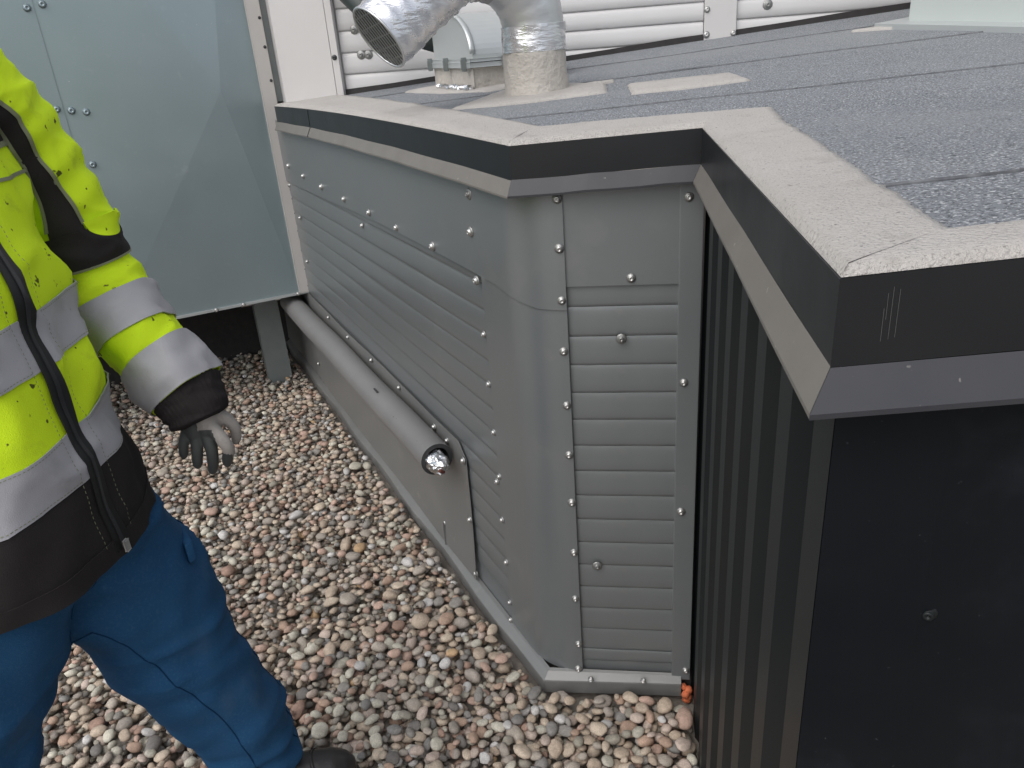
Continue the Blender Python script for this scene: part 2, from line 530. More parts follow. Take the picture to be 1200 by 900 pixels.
SL1 = slat_mesh("slat", 0.222, SLAT, M['grey_metal'])
for k in range(16):
    o = bpy.data.objects.new("slat", SL1)
    link(o)
    world_parent(o, louvre_end)
    zc = SLAT_Z0 + SLAT * 0.5 - SLAT * k
    o.location = o.location + Vector((0.102, YB + 0.0095, zc))
    o.rotation_euler = (0, random.uniform(-.0015, .0015), PI)
    if k == 15:
        o.scale = (1, 1, 0.55)
        o.location.z += SLAT * 0.2
bm = bmesh.new()
frame_box(bm, Vector((0, YB, 0)), EX, EY, EZ, -0.125, 0.104, -0.001, 0.004, 1.041, 1.262, 0.0006)
top_sheet = part("plain_sheet", bm_obj("plain_sheet", bm, M['grey_metal'], smooth=False))
bm = bmesh.new()
frame_box(bm, Vector((0, YB, 0)), EX, EY, EZ, 0.100, 0.1445, -0.006, 0.012, 0.014, 1.262, 0.0015)
post = part("corner_post", bm_obj("corner_post", bm, M['grey_metal']))
screws(post, [(0.116, YB - 0.006, 1.211), (0.114, YB - 0.006, 0.830), (0.114, YB - 0.006, 0.513), (0.134, YB - 0.006, 0.046)], -EY)
screws(louvre_end, [(-0.013, YB - 0.002, 0.928), (-0.077, YB - 0.002, 0.354)], -EY, BIGSCREW, scale=0.78)
screws(top_sheet, [(0.008, YB - 0.001, 1.056)], -EY, SCREW)

# ---- rounded corner sheet (lower) and flashing sheet (upper), both wrapped round the corner
RC = 0.15


def wrap(t, off=0.0):
    """path along the long wall (t>0, metres from the curve) round the corner and along the end (t<0 ...)"""
    ang = PI / 2 - TH          # turn between the long wall and the end = 55 degrees
    T = RC * math.tan(ang / 2)
    arc = RC * ang
    if t >= arc / 2:
        p = PB + DA * (T + (t - arc / 2))
        n = NA.copy()
    elif t <= -arc / 2:
        p = PB + EX * (T + (-t - arc / 2))
        n = -EY.copy()
    else:
        c = PB + DA * T - NA * RC
        f = (arc / 2 - t) / arc
        a0 = math.atan2(NA.y, NA.x)
        a1 = math.atan2(-1, 0)
        if a0 > 0:
            a0 -= 2 * PI
        a = a0 + (a1 - a0) * f
        n = Vector((math.cos(a), math.sin(a), 0))
        p = c + n * RC
    return p + n * off


ARC = RC * (PI / 2 - TH)
TT = RC * math.tan((PI / 2 - TH) / 2)
t_end = -(ARC / 2 + (-0.1215 - PB.x - TT))


def s2t(s):
    return s - TT + ARC / 2


us = lin(t_end, -ARC / 2, 5) + lin(-ARC / 2, ARC / 2, 15)[1:] + lin(ARC / 2, s2t(0.205), 4)[1:]
o = grid_obj("corner_sheet", lambda t, z: Vector((*wrap(t, 0.003 + 0.0010 * nz((t * 3, z * 2, 0.3)))[:2], z)), us, lin(0.026, 1.07, 18), M['grey_metal'], thick=0.0012, flip=False)
corner_sheet = part("corner_sheet", o)


def flash_z0(t):
    return 0.996 + 0.010 * math.sin(t * 2.2) + (0.022 if t > 0.1 else max(0.0, 0.022 * (t + 0.02) / 0.12))


us2 = lin(t_end, -ARC / 2, 5) + lin(-ARC / 2, ARC / 2, 15)[1:] + lin(ARC / 2, s2t(2.25), 40)[1:]
o = grid_obj("flashing_sheet", lambda t, k: Vector((*wrap(t, 0.0058 + 0.0018 * nz((t * 2.1, k * 1.5, 4.3)))[:2], flash_z0(t) + (1.268 + zr(wrap(t).x, wrap(t).y) - 1.33 - flash_z0(t)) * k)), us2, lin(0, 1, 8),
             M['grey_metal'], thick=0.0015)
flashing = part("flashing_sheet", o)
screws(corner_sheet, [(-0.131 + random.uniform(-.002, .002), YB - 0.004, z) for z in (0.903, 0.778, 0.656, 0.532, 0.393, 0.257, 0.115, 0.033)], -EY)
screws(flashing, [(-0.131, YB - 0.0065, z) for z in (1.219, 1.122, 1.015)], -EY)
screws(corner_sheet, [ab(s, z, 0.0045) for s, z in ((0.216, 0.878), (0.213, 0.751), (0.210, 0.621), (0.218, 0.475), (0.200, 0.499), (0.206, 0.365), (0.205, 0.230), (0.206, 0.094), (0.211, 0.03))], NA)
screws(flashing, [ab(s, z, 0.008) for s, z in ((2.117, 1.081), (1.860, 1.066), (1.579, 1.057), (1.284, 1.051), (1.008, 1.046), (0.755, 1.041), (0.480, 1.039), (0.222, 1.008), (0.229, 1.119))], NA, SCREW, scale=1.25)
screws(flashing, [ab(0.222, 1.203, 0.008)], NA, BIGSCREW, scale=0.8)

# ---- long side: plate behind with 15 slats
bm = bmesh.new()
frame_box(bm, PB, DA, NA, EZ, 0.10, 3.2, -0.022, -0.002, 0.02, 1.27)
side_panel = part("side_panel", bm_obj("side_panel", bm, M['grey_metal']))
SL2 = slat_mesh("slat", 2.36, SLAT, M['grey_metal'], 0.0046)
for k in range(15):
    o = bpy.data.objects.new("slat", SL2)
    link(o)
    world_parent(o, side_panel)
    zc = 1.000 + SLAT * 0.5 - SLAT * k
    o.location = o.location + PB + DA * 0.19 + NA * -0.0045 + Vector((0, 0, zc))
    ang = math.atan2(DA.y, DA.x)
    o.rotation_euler = (0, random.uniform(-.0012, .0012), ang)
    o.scale = (1, 1, 1)
screws(side_panel, [ab(1.128, 0.985, 0.003), ab(2.10, 0.86, 0.003), ab(2.12, 0.66, 0.003)], NA, SCREW)

# ---- kick plates along the foot, base angle
o = grid_obj("kick_plate", lambda s, k: ab(s, (0.036 + ((0.486 if s > 0.46 else 0.486 - (0.46 - s) * 0.9) - 0.036) * k), 0.008 + 0.004 * nz((s * 2.3, k * 1.2, 9.0)) + 0.010 * (1 - k) ** 3),
             [0.415, 0.44, 0.46] + lin(0.5, 2.095, 30), lin(0, 1, 8), M['kick'], thick=0.0015, flip=True)
kick = part("kick_plate", o)
o = grid_obj("kick_plate", lambda s, k: ab(s, 0.036 + 0.45 * k, 0.004 + 0.003 * nz((s * 2.3, k * 1.2, 5.0)) + 0.010 * (1 - k) ** 3), lin(2.10, 3.1, 12), lin(0, 1, 6), M['kick'], thick=0.0015, flip=True)
kick2 = part("kick_plate", o)
screws(kick, [ab(s, z, 0.010) for s, z in ((0.638, 0.455), (0.540, 0.452), (0.425, 0.440), (0.424, 0.244), (0.423, 0.052), (0.640, 0.110))], NA, SCREW, scale=1.15)
screws(kick, [ab(s, 0.470, 0.010) for s in (0.95, 1.25, 1.55, 1.85)], NA, SCREW)
screws(kick2, [ab(2.25, 0.12, 0.012), ab(2.22, 0.40, 0.010)], NA, SCREW, scale=1.2)
# narrow folded joint on the kick plate
bm = bmesh.new()
frame_box(bm, PB, DA, NA, EZ, 0.636, 0.640, 0.018, 0.024, 0.03, 0.115)
part("fold", bm_obj("fold", bm, M['kick']), kick)
prof = [(0.0, 0.027), (0.012, 0.024), (0.037, 0.009), (0.0385, 0.005), (0.039, -0.03)]


def base_pts(path_pts, norms):
    verts, faces = [], []
    n = len(prof)
    for p, d in zip(path_pts, norms):
        for (q, z) in prof:
            verts.append(Vector((p.x, p.y, z)) + d * q)
    for i in range(len(path_pts) - 1):
        for j in range(n - 1):
            faces.append((i * n + j, i * n + j + 1, (i + 1) * n + j + 1, (i + 1) * n + j))
    return verts, faces


mit = (NA + Vector((0, -1, 0))) / (1 + NA.dot(Vector((0, -1, 0))))
pp = [PB + DA * s for s in lin(3.0, 0.0, 24)]
nn_ = [NA * (0.80 + 0.12 * math.sin(i * 1.3)) for i in range(23)] + [mit * 0.72]
v, f = base_pts(pp, nn_)
base1 = part("base_angle", mesh_obj("base_angle", v, f, M['kick']))
pp = [PB, PB + EX * 0.15, PB + EX * 0.328]
nn_ = [mit * 0.70, Vector((0, -0.58, 0)), Vector((0, -0.48, 0))]
v, f = base_pts(pp, nn_)
v = [q + Vector((0, 0, 0.002)) for q in v]
base2 = part("base_angle", mesh_obj("base_angle", v, f, M['kick']))
screws(base2, [(-0.10, YB - 0.034, 0.028), (0.03, YB - 0.03, 0.028)], Vector((0, -0.3, 1)).normalized(), SCREW, scale=0.8)
# dark inner skirt below the post and behind the base
bm = bmesh.new()
frame_box(bm, O0, EX, EY, EZ, -0.16, 0.150, YB + 0.012, YB + 0.05, -0.08, 0.03)
part("skirt", bm_obj("skirt", bm, M['dark_gap']))
# lump of orange foam at the foot of the post
bm = bmesh.new()
for i in range(7):
    r = bmesh.ops.create_icosphere(bm, subdivisions=2, radius=random.uniform(0.008, 0.013))
    c = Vector((0.137 + random.uniform(-.007, .009), YB - 0.012 + random.uniform(-.014, .008), -0.004 - 0.006 * i + random.uniform(-.003, .003)))
    for v_ in r['verts']:
        v_.co = v_.co * (1 + 0.25 * nz(v_.co, 120, i)) + c
foam = bm_obj("expanding_foam", bm, M['orange'], smooth=True)
part("expanding_foam", foam)


# ---- profiled black side and front
def ribs(length, start, flat, web, valley, depth, first=None):
    out, u, up = [], start, True
    out.append((u, 0.0))
    fl = first or flat
    while u < length:
        u += fl
        fl = flat
        out.append((u, 0.0))
        w1 = min(web, 0.012) if depth > 0.02 else web
        out.append((u + w1, -depth))
        u += w1 + valley
        out.append((u, -depth))
        u += web
        out.append((u, 0.0))
    return out


zb, zt = -0.08, 1.285
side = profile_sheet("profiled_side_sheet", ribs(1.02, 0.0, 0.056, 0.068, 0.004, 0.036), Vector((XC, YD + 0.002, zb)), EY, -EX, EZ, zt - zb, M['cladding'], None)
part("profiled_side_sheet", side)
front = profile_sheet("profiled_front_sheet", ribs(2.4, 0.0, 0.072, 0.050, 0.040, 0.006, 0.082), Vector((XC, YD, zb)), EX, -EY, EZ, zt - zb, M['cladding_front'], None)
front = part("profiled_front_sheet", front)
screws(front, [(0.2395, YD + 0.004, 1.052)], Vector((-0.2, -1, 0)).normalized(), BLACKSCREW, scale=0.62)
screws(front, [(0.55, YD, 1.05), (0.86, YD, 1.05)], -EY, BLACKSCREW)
# inner body so nothing shows through under the roof
bm = bmesh.new()
frame_box(bm, O0, EX, EY, EZ, 0.185, 2.5, 0.57, 3.15, -0.05, 1.27)
part("core", bm_obj("core", bm, M['dark_gap']))


# ---- fascia and sloping lip, mitred round the plan
def line_isect(p, d, q, e):
    den = d.x * e.y - d.y * e.x
    t = ((q.x - p.x) * e.y - (q.y - p.y) * e.x) / den
    return Vector((p.x + d.x * t, p.y + d.y * t, 0))


def outline(eo):
    """plan points A B C D E at distance eo out of the fascia faces"""
    LA = (PB + NA * (0.020 + eo), DA)
    LB = (Vector((0, YB - 0.020 - eo, 0)), EX)
    LC = (Vector((0.135 - eo, 0, 0)), EY)
    LD = (Vector((0, 0.500 - eo, 0)), EX)
    A = line_isect(*LA, Vector((0, YW + 0.0, 0)), EX)
    B = line_isect(*LA, *LB)
    C = line_isect(*LB, *LC)
    D = line_isect(*LC, *LD)
    E = Vector((2.4, 0.500 - eo, 0))
    return [A, B, C, D, E]


P_face = outline(0.0)
P_lip = outline(0.014)
P_lip2 = outline(0.0125)
P_back = outline(-0.03)


def zt_at(p, dz=0.0):
    return Vector((p.x, p.y, zr(p.x, p.y) + dz))


def fascia(i, f0, f1, lipf=1.0):
    n = 8
    fs = lin(f0, f1, n)
    drop, ldrop = -0.061, -0.0895

    def row(P, f, dz):
        q = P[i].lerp(P[i + 1], f)
        return zt_at(q, dz)
    vs_, fs_ = [], []
    for f in fs:
        wob = 0.0006 * math.sin(f * 37 + i)
        vs_ += [row(P_back, f, 0.001), row(P_face, f, 0.001), row(P_face, f, drop + wob)]
    for k in range(n - 1):
        for j in range(2):
            fs_.append((k * 3 + j, k * 3 + j + 1, (k + 1) * 3 + j + 1, (k + 1) * 3 + j))
    fo = mesh_obj("fascia", vs_, fs_, M['black'])
    fo = part("fascia", fo)
    vs_, fs_ = [], []
    for f in fs:
        wob = 0.0008 * math.sin(f * 29 + i * 2)
        vs_ += [row(P_face, f, drop + wob), row(P_lip, f, ldrop + 0.001 + wob), row(P_lip, f, ldrop - 0.003 + wob), row(P_lip2, f, ldrop - 0.003 + wob), row(P_face, f, drop - 0.010)]
    for k in range(n - 1):
        for j in range(4):
            fs_.append((k * 5 + j, k * 5 + j + 1, (k + 1) * 5 + j + 1, (k + 1) * 5 + j))
    lo = mesh_obj("lip", vs_, fs_, M['lip_pale' if i in (0, 2) else 'lip'])  # paler beige lip on long wall and profiled side, dark lip elsewhere
    world_parent(lo, fo)
    return fo


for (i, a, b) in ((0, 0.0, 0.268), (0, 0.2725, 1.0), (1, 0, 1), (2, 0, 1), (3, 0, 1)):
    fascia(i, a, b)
near_fascia = [o for o in HOUSE.children if o.name.startswith("fascia")][-1]
for (x, z0, z1) in ((0.1655, -0.012, -0.030), (0.1685, -0.008, -0.044), (0.1725, -0.010, -0.043), (0.1640, -0.022, -0.045)):
    zt_ = zr(x, 0.5)
    so = mesh_obj("scratch", [(x, 0.4995, zt_ + z0), (x + 0.0003, 0.4995, zt_ + z0), (x + 0.0006, 0.4995, zt_ + z1), (x + 0.0003, 0.4995, zt_ + z1)], [(0, 1, 2, 3)], M['scuffed'])
    world_parent(so, near_fascia)
# soffit closing the gap between lip and wall
sof = []
for p in outline(0.006):
    sof.append(zt_at(p, -0.083))
for p in outline(-0.06):
    sof.append(zt_at(p, -0.083))
part("soffit", mesh_obj("soffit", sof, [(i, i + 1, i + 6, i + 5) for i in range(4)], M['black']))

# ---- roof felt: overlapping sheets laid along X
ybounds = [0.515, 0.770, 1.82, 2.38, 2.85, 3.235]


def left_x(y):
    if y < 1.57:
        return 0.15
    return P_face[1].x + (y - 1.469) * (DA.x / DA.y) + 0.02


felt_all = []
for k in range(5):
    y0, y1 = ybounds[k], ybounds[k + 1]
    ysub = lin(y0, y1, 8)

    def fe(u, v, y0=y0, y1=y1, k=k):
        y = y0 + (y1 - y0) * v + (0.006 * nz((u * 5, 0, k * 3.1), 1.0) if v == 0 else 0)
        xl = left_x(max(y, 0.515))
        if k == 1 and y < 1.57:
            xl = 0.15
        x = xl + (2.4 - xl) * u
        return Vector((x, y, zr(x, y) + 0.001 + (0.0024 + 0.0018 * nz((x * 3.1, k * 7.0, 2.0))) * (1 - v) + 0.0015 * nz((x * 4, y * 4, 1.0))))
    vlist = [0.0] + lin(0.004, 1, 14)
    o = grid_obj("felt_sheet", fe, [0, .01, .02, .04, .06, .08, .1, .13, .16, .2, .25, .3, .35, .4, .5, .6, .7, .8, .9, 1.0], vlist, M['felt'], flip=False)
    o = part("felt_sheet", o)
    # turned-down front edge of the sheet
    ev, ef = [], []
    us_ = lin(0, 1, 60)
    for u in us_:
        p = fe(u, 0)
        jag = 0.004 * nz((p.x * 60, 0, k), 1.0) + 0.002 * nz((p.x * 170, 3, k), 1.0)
        ev += [p + Vector((0, 0.0008, 0.0003)), p + Vector((0, -0.002 + jag, -0.001)), p + Vector((0, -0.002 + jag, -0.008))]
    for i in range(len(us_) - 1):
        for j in range(2):
            ef.append((i * 3 + j, i * 3 + j + 1, (i + 1) * 3 + j + 1, (i + 1) * 3 + j))
    eo = mesh_obj("lap_edge", ev, ef, M['felt_edge'])
    world_parent(eo, o)


# ---- cream flashing bands along the edges
def band(i, outer_pts, inner_pts, seed, n=200):
    verts, faces = [], []
    a0, a1 = outer_pts
    b0, b1 = inner_pts
    nw = 9
    wob = lambda t: 0.006 * nz((t * 7, seed, 0), 1.0) + 0.007 * nz((t * 31, seed, 2), 1.0) + 0.004 * nz((t * 90, seed, 5), 1.0) + 0.004 * nz((t * 260, seed, 8), 1.0)
    for j in range(n):
        t = j / (n - 1)
        a = a0.lerp(a1, t)
        b = b0.lerp(b1, t)
        fade = min(1, min(t, 1 - t) * 14)
        for k in range(nw):
            w = k / (nw - 1)
            p = a.lerp(b, w)
            if k > 0:
                p = p + (b - a).normalized() * wob(t) * w * fade
            h = 0.010 if 0 < k < nw - 1 else (0.0015 if k == 0 else 0.0065)
            if k == 1:
                p = a.lerp(b, 0.05)
                h = 0.0095
            h += 0.002 * nz((p.x * 9, p.y * 9, seed), 1.0) if 0 < k else 0
            verts.append(Vector((p.x, p.y, zr(p.x, p.y) + h)))
        p = verts[-1]
        verts.append(Vector((p.x, p.y, p.z - 0.008)))
    m_ = nw + 1
    for j in range(n - 1):
        for k in range(m_ - 1):
            faces.append((j * m_ + k, (j + 1) * m_ + k, (j + 1) * m_ + k + 1, j * m_ + k + 1))
    o = mesh_obj("edge_flashing", verts, faces, M['tape'], smooth=True)
    return part("edge_flashing", o)


PO = outline(-0.001)
I_A = Vector((-1.12, 3.10, 0)); I_A2 = Vector((-1.23, 3.22, 0))
I_B = Vector((-0.150, 1.612, 0)); I_C = Vector((0.274, 1.590, 0)); I_D = Vector((0.224, 0.568, 0)); I_E = Vector((2.4, 0.566, 0))
band(0, (PO[0], PO[1]), (Vector((-1.15, 3.22, 0)), Vector((-0.175, 1.640, 0))), 1.0, 320)
band(1, (PO[1], PO[2]), (Vector((-0.175, 1.640, 0)), I_C), 2.0)
band(2, (PO[2], PO[3]), (I_C, I_D), 3.0, 320)
band(3, (PO[3], PO[4]), (I_D, I_E), 4.0, 320)


def patch(name, pts, seed, h=0.0095):
    """cream patch painted on the felt: polygon with an uneven rim and some thickness"""
    rim = []
    n = len(pts)
    for i in range(n):
        a, b = Vector((*pts[i], 0)), Vector((*pts[(i + 1) % n], 0))
        for k in range(10):
            p = a.lerp(b, k / 10)
            p += Vector((0.005 * nz((p.x * 25, p.y * 25, seed)), 0.008 * nz((p.x * 25, p.y * 25, seed + 9)), 0))
            rim.append(p)
    c = sum(rim, Vector()) / len(rim)
    verts = [Vector((c.x, c.y, zr(c.x, c.y) + h + 0.002))]
    N_ = len(rim)
    for r in (0.5, 0.93, 1.0):
        for p in rim:
            q = c.lerp(p, r)
            verts.append(Vector((q.x, q.y, zr(q.x, q.y) + (h if r < 1 else h - 0.005))))
    for p in rim:
        verts.append(Vector((p.x, p.y, zr(p.x, p.y) - 0.001)))
    faces = [(0, 1 + i, 1 + (i + 1) % N_) for i in range(N_)]
    for r in range(3):
        for i in range(N_):
            faces.append((1 + r * N_ + i, 1 + (r + 1) * N_ + i, 1 + (r + 1) * N_ + (i + 1) % N_, 1 + r * N_ + (i + 1) % N_))
    return part(name, mesh_obj(name, verts, faces, M['tape'], smooth=True))


patch("sealing_patch", [(0.006, 2.17), (0.014, 1.99), (0.150, 1.975), (0.292, 1.995), (0.268, 2.15), (0.13, 2.165)], 1.0)
patch("sealing_patch", [(-0.455, 2.10), (-0.26, 2.06), (-0.044, 2.075), (-0.052, 2.25), (-0.16, 2.38), (-0.36, 2.40), (-0.40, 2.28)], 2.0)
patch("sealing_patch", [(-0.78, 2.86), (-0.60, 2.62), (-0.40, 2.44), (-0.28, 2.52), (-0.27, 2.8), (-0.5, 3.05)], 3.0)
patch("sealing_patch", [(-0.14, 2.30), (-0.13, 2.27), (-0.03, 2.29), (-0.03, 2.31)], 4.0)
patch("sealing_patch", [(0.70, 2.76), (0.80, 2.69), (0.86, 2.72), (0.86, 2.80)], 6.0)

# ------------------------------------------------------------------ white planked building behind
WB = root_at("planked_building", (-0.4, YW, 1.3), "white building clad in horizontal planks rising behind the felt roof", "building")
bm = bmesh.new()
frame_box(bm, O0, EX, EY, EZ, -1.38, 3.2, YW + 0.03, YW + 1.2, 1.28, 3.2)
frame_box(bm, Vector((-1.385, YW + 0.031, 0)), DA, NA, EZ, 0.0, 1.3, -0.4, -0.001, 0.3, 3.2)
world_parent(bm_obj("wall", bm, M['white']), WB)


def plank_mesh(name, length, h):
    prof = [(-h * 0.5, 0.0), (-h * 0.5 + 0.001, 0.007), (-h * 0.42, 0.0105), (-h * 0.1, 0.0115), (h * 0.25, 0.0095), (h * 0.44, 0.0055), (h * 0.5, 0.001)]
    n = len(prof)
    verts = [(u, -y, z) for u in lin(0, length, 5) for (z, y) in prof]
    faces = [(i * n + j, (i + 1) * n + j, (i + 1) * n + j + 1, i * n + j + 1) for i in range(4) for j in range(n - 1)]
    me = bpy.data.meshes.new(name)
    me.from_pydata(verts, [], faces)
    me.materials.append(M['white'])
    me.polygons.foreach_set("use_smooth", [True] * len(me.polygons))
    return me


def planks(x0, x1, z0, h, n, y=YW + 0.029):
    me = plank_mesh("plank", x1 - x0, h)
    for k in range(n):
        o = bpy.data.objects.new("plank", me)
        link(o)
        world_parent(o, WB)
        o.location = o.location + Vector((x0, y, z0 + h * (k + 0.5)))


planks(-1.125, -0.42, 1.343, 0.080, 20)
planks(-0.415, 0.291, 1.386, 0.0655, 24)
planks(0.412, 3.1, 1.448, 0.0655, 22)
for (x0, x1, z0, m_, yo, d) in ((-1.385, -1.162, 1.315, 'cream_post', -0.006, 0.03), (-1.158, -1.130, 1.325, 'cream_post', -0.012, 0.03), (0.2935, 0.4095, 1.436, 'cream_post', 0.004, 0.02)):
    bm = bmesh.new()
    frame_box(bm, O0, EX, EY, EZ, x0, x1, YW + yo, YW + yo + d, z0, 3.2, 0.002)
    po = world_parent(bm_obj("trim_board", bm, M[m_]), WB)
    if x0 > 0:
        screws(po, [(0.400, YW + 0.004, 1.468), (0.302, YW + 0.004, 1.47), (0.302, YW + 0.004, 1.555), (0.400, YW + 0.004, 1.66)], -EY, SCREW, scale=1.2)
    elif x0 > -1.16:
        screws(po, [(-1.146, YW - 0.012, 1.49), (-1.146, YW - 0.012, 1.82)], -EY, DSCREW, scale=0.9)
bm = bmesh.new()
vs0 = []
for x in lin(-1.14, 3.0, 20):
    vs0 += [(x, YW + 0.026, zr(x, YW) - 0.01), (x, YW + 0.026, zr(x, YW) + 0.022 + 0.002 * math.sin(x * 9))]
o = mesh_obj("base_gap_strip", [(a, b - 0.012, c) for a, b, c in vs0], [(i * 2, i * 2 + 2, i * 2 + 3, i * 2 + 1) for i in range(19)], M['dark_gap'])
world_parent(o, WB)
bigs = [(-1.06, YW + 0.019, 1.585), (-1.045, YW + 0.019, 1.492), (-1.015, YW + 0.019, 1.490), (0.52, YW + 0.019, 1.555)]
screws(WB, bigs, -EY, BIGSCREW, scale=1.25)

# ------------------------------------------------------------------ big galvanised duct on the left
G = PB + DA * 2.245
GV = root_at("galvanised_air_duct", (G.x - 0.6, G.y - 0.3, 0), "large dull galvanised sheet metal air duct on a leg over the gravel", "air duct")
GN = -DA                      # its face looks back towards the camera
ZG0, ZG1 = 0.497, 2.5


def gpt(u, z, off=0.0):
    p = G + NA * u + GN * off
    return Vector((p.x, p.y, z))


bm = bmesh.new()
frame_box(bm, G, NA, -GN, EZ, 0.03, 2.6, 0.012, 1.4, ZG0 + 0.004, ZG1)
world_parent(bm_obj("duct_casing", bm, M['galv']), GV)
# cross-broken face panel: four shallow planes meeting at one point
cu, cz = 0.205, 1.396
corner = [(0.04, ZG0), (0.83, ZG0), (0.83, ZG1), (0.04, ZG1)]
rimp = [(0.04, ZG0), (0.64, ZG0), (0.83, ZG0), (0.83, 2.40), (0.83, ZG1), (0.04, ZG1), (0.04, 1.71), (0.04, 1.13)]
vv = [gpt(cu, cz, 0.020)] + [gpt(u, z, 0.002) for u, z in rimp]
ff = [(0, 1 + (i + 1) % len(rimp), 1 + i) for i in range(len(rimp))]
face = world_parent(mesh_obj("face_panel", vv, ff, M['galv']), GV)
rim2 = [(0.79, ZG0), (2.6, ZG0), (2.6, ZG1), (0.79, ZG1)]
vv = [gpt(1.7, 1.5, 0.022)] + [gpt(u, z, 0.006) for u, z in rim2]
ff = [(0, 1 + (i + 1) % 4, 1 + i) for i in range(4)]
face2 = world_parent(mesh_obj("face_panel", vv, ff, M['galv']), GV)
screws(face, [gpt(0.765, 1.375, 0.006), gpt(0.715, 1.365, 0.005), gpt(0.745, 1.17, 0.006), gpt(0.760, 1.745, 0.006)], GN, RIVET)
screws(face2, [gpt(0.812, 1.385, 0.008), gpt(0.812, 1.735, 0.008)], GN, RIVET)
# folded flanges: bottom edge and the pale corner angle
bm = bmesh.new()
frame_box(bm, G, NA, GN, EZ, 0.0, 2.6, -0.05, 0.012, ZG0 - 0.012, ZG0 - 0.001)
flg = world_parent(bm_obj("bottom_flange", bm, M['hood']), GV)
screws(flg, [gpt(u, ZG0 - 0.006, 0.012) for u in (0.05, 0.30, 0.42, 0.7, 0.95)], GN, SCREW)
for (z0, z1) in ((ZG0 - 0.004, 0.944), (0.947, ZG1)):
    bm = bmesh.new()
    frame_box(bm, G, NA, GN, EZ, -0.014, 0.042, 0.0, 0.016, z0, z1, 0.0015)
    ca = world_parent(bm_obj("corner_angle", bm, M['trim']), GV)  # beige strip; brightness of its left-facing side is put into the colour
    zz = [z for z in (0.52, 0.60, 0.69, 0.78, 0.86, 0.925, 0.965, 1.06, 1.16, 1.27, 1.42, 1.55, 1.66) if z0 < z < z1]
    screws(ca, [gpt(-0.006, z, 0.016) for z in zz], GN, DSCREW, scale=0.62)
    screws(ca, [gpt(-0.004, z, 0.016) for z in (0.985, 1.17) if z0 < z < z1], GN, SCREW, scale=1.1)
bm = bmesh.new()
frame_box(bm, G, NA, GN, EZ, -0.105, -0.018, -0.20, -0.004, 1.335, ZG1, 0.001)
world_parent(bm_obj("return_plate", bm, M['galv_dark']), GV)
# leg: folded channel
lp = [(-0.055, -0.05), (-0.055, 0.0), (0.055, 0.0), (0.055, -0.05)]
lpos = Vector((-1.775, 3.435, -0.06))
lv = []
for z in (0.0, 0.545):
    for (a, b) in lp:
        lv.append(lpos + NA * a + GN * b + EZ * z)
leg = mesh_obj("leg", lv, [(i, i + 1, 5 + i, 4 + i) for i in range(3)], M['galv_dark'])
md = leg.modifiers.new("thickness", 'SOLIDIFY'); md.thickness = 0.004; md.offset = -1
world_parent(leg, GV)
for sx in (-1, 1):
    bm = sweep([lpos + NA * (0.05 * sx) + GN * 0.0 + EZ * 0.47, lpos + NA * (0.115 * sx) + GN * 0.01 + EZ * 0.475], 0.007, 8)
    world_parent(bm_obj("bolt", bm, M['screw'], smooth=True), GV)
l2 = leg.copy()
link(l2)
l2.parent = GV
l2.location = leg.location + NA * 1.55
# dark plinth far under the duct
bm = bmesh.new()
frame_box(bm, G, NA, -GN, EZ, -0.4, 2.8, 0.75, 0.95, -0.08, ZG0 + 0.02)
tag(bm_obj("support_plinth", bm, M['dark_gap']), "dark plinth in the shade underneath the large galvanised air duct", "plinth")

# ------------------------------------------------------------------ lagged pipe along the wall
p0, p1 = ab(0.500, 0.425, 0.062), ab(2.42, 0.405, 0.062)
LP = root_at("lagged_pipe", p0, "grey lagged pipe running along the foot of the grey wall with an open end", "pipe")
n = 40
path = [p0.lerp(p1, i / (n - 1)) + Vector((0, 0, 0.003 * math.sin(i * 0.35))) for i in range(n)]
bm = bmesh.new()
R0, R1 = 0.0485, 0.036
rings = []
ax = (p1 - p0).normalized()
e1 = (EZ - ax * ax.z).normalized()
e2 = ax.cross(e1)
K = 32
for i, p in enumerate(path):
    rr = R0 * (1 + 0.025 * nz(p * 4))
    rings.append([bm.verts.new(p + (e1 * math.cos(2 * PI * k / K) + e2 * math.sin(2 * PI * k / K)) * rr) for k in range(K)])
for a, b in zip(rings, rings[1:]):
    for k in range(K):
        bm.faces.new((a[k], a[(k + 1) % K], b[(k + 1) % K], b[k]))
world_parent(bm_obj("lagging", bm, M['pipe'], smooth=True), LP)
bm = bmesh.new()
ro = [bm.verts.new(p0 + (e1 * math.cos(2 * PI * k / K) + e2 * math.sin(2 * PI * k / K)) * R0 * 0.998) for k in range(K)]
ri = [bm.verts.new(p0 - ax * 0.001 + (e1 * math.cos(2 * PI * k / K) + e2 * math.sin(2 * PI * k / K)) * R1) for k in range(K)]
rd = [bm.verts.new(p0 + ax * 0.05 + (e1 * math.cos(2 * PI * k / K) + e2 * math.sin(2 * PI * k / K)) * R1) for k in range(K)]
for k in range(K):
    bm.faces.new((ro[k], ri[k], ri[(k + 1) % K], ro[(k + 1) % K]))
    bm.faces.new((ri[k], rd[k], rd[(k + 1) % K], ri[(k + 1) % K]))
bm.faces.new(rd)
world_parent(bm_obj("lagging_rim", bm, M['pipe_end'], smooth=False), LP)
bm = bmesh.new()
bmesh.ops.create_icosphere(bm, subdivisions=4, radius=1.0)
cf = p0 - ax * 0.010 - e2 * 0.006
for v_ in bm.verts:
    q = v_.co.copy()
    d = 1 + 0.20 * nz(q, 2.6, 3) + 0.12 * abs(nz(q, 6.0, 7))
    w = ax * (-q.x * 0.052) + e1 * (q.y * 0.031) + e2 * (q.z * 0.031)
    v_.co = cf + w * d
world_parent(bm_obj("foil_plug", bm, M['foil_crumpled'], smooth=False), LP)
bm = bmesh.new()
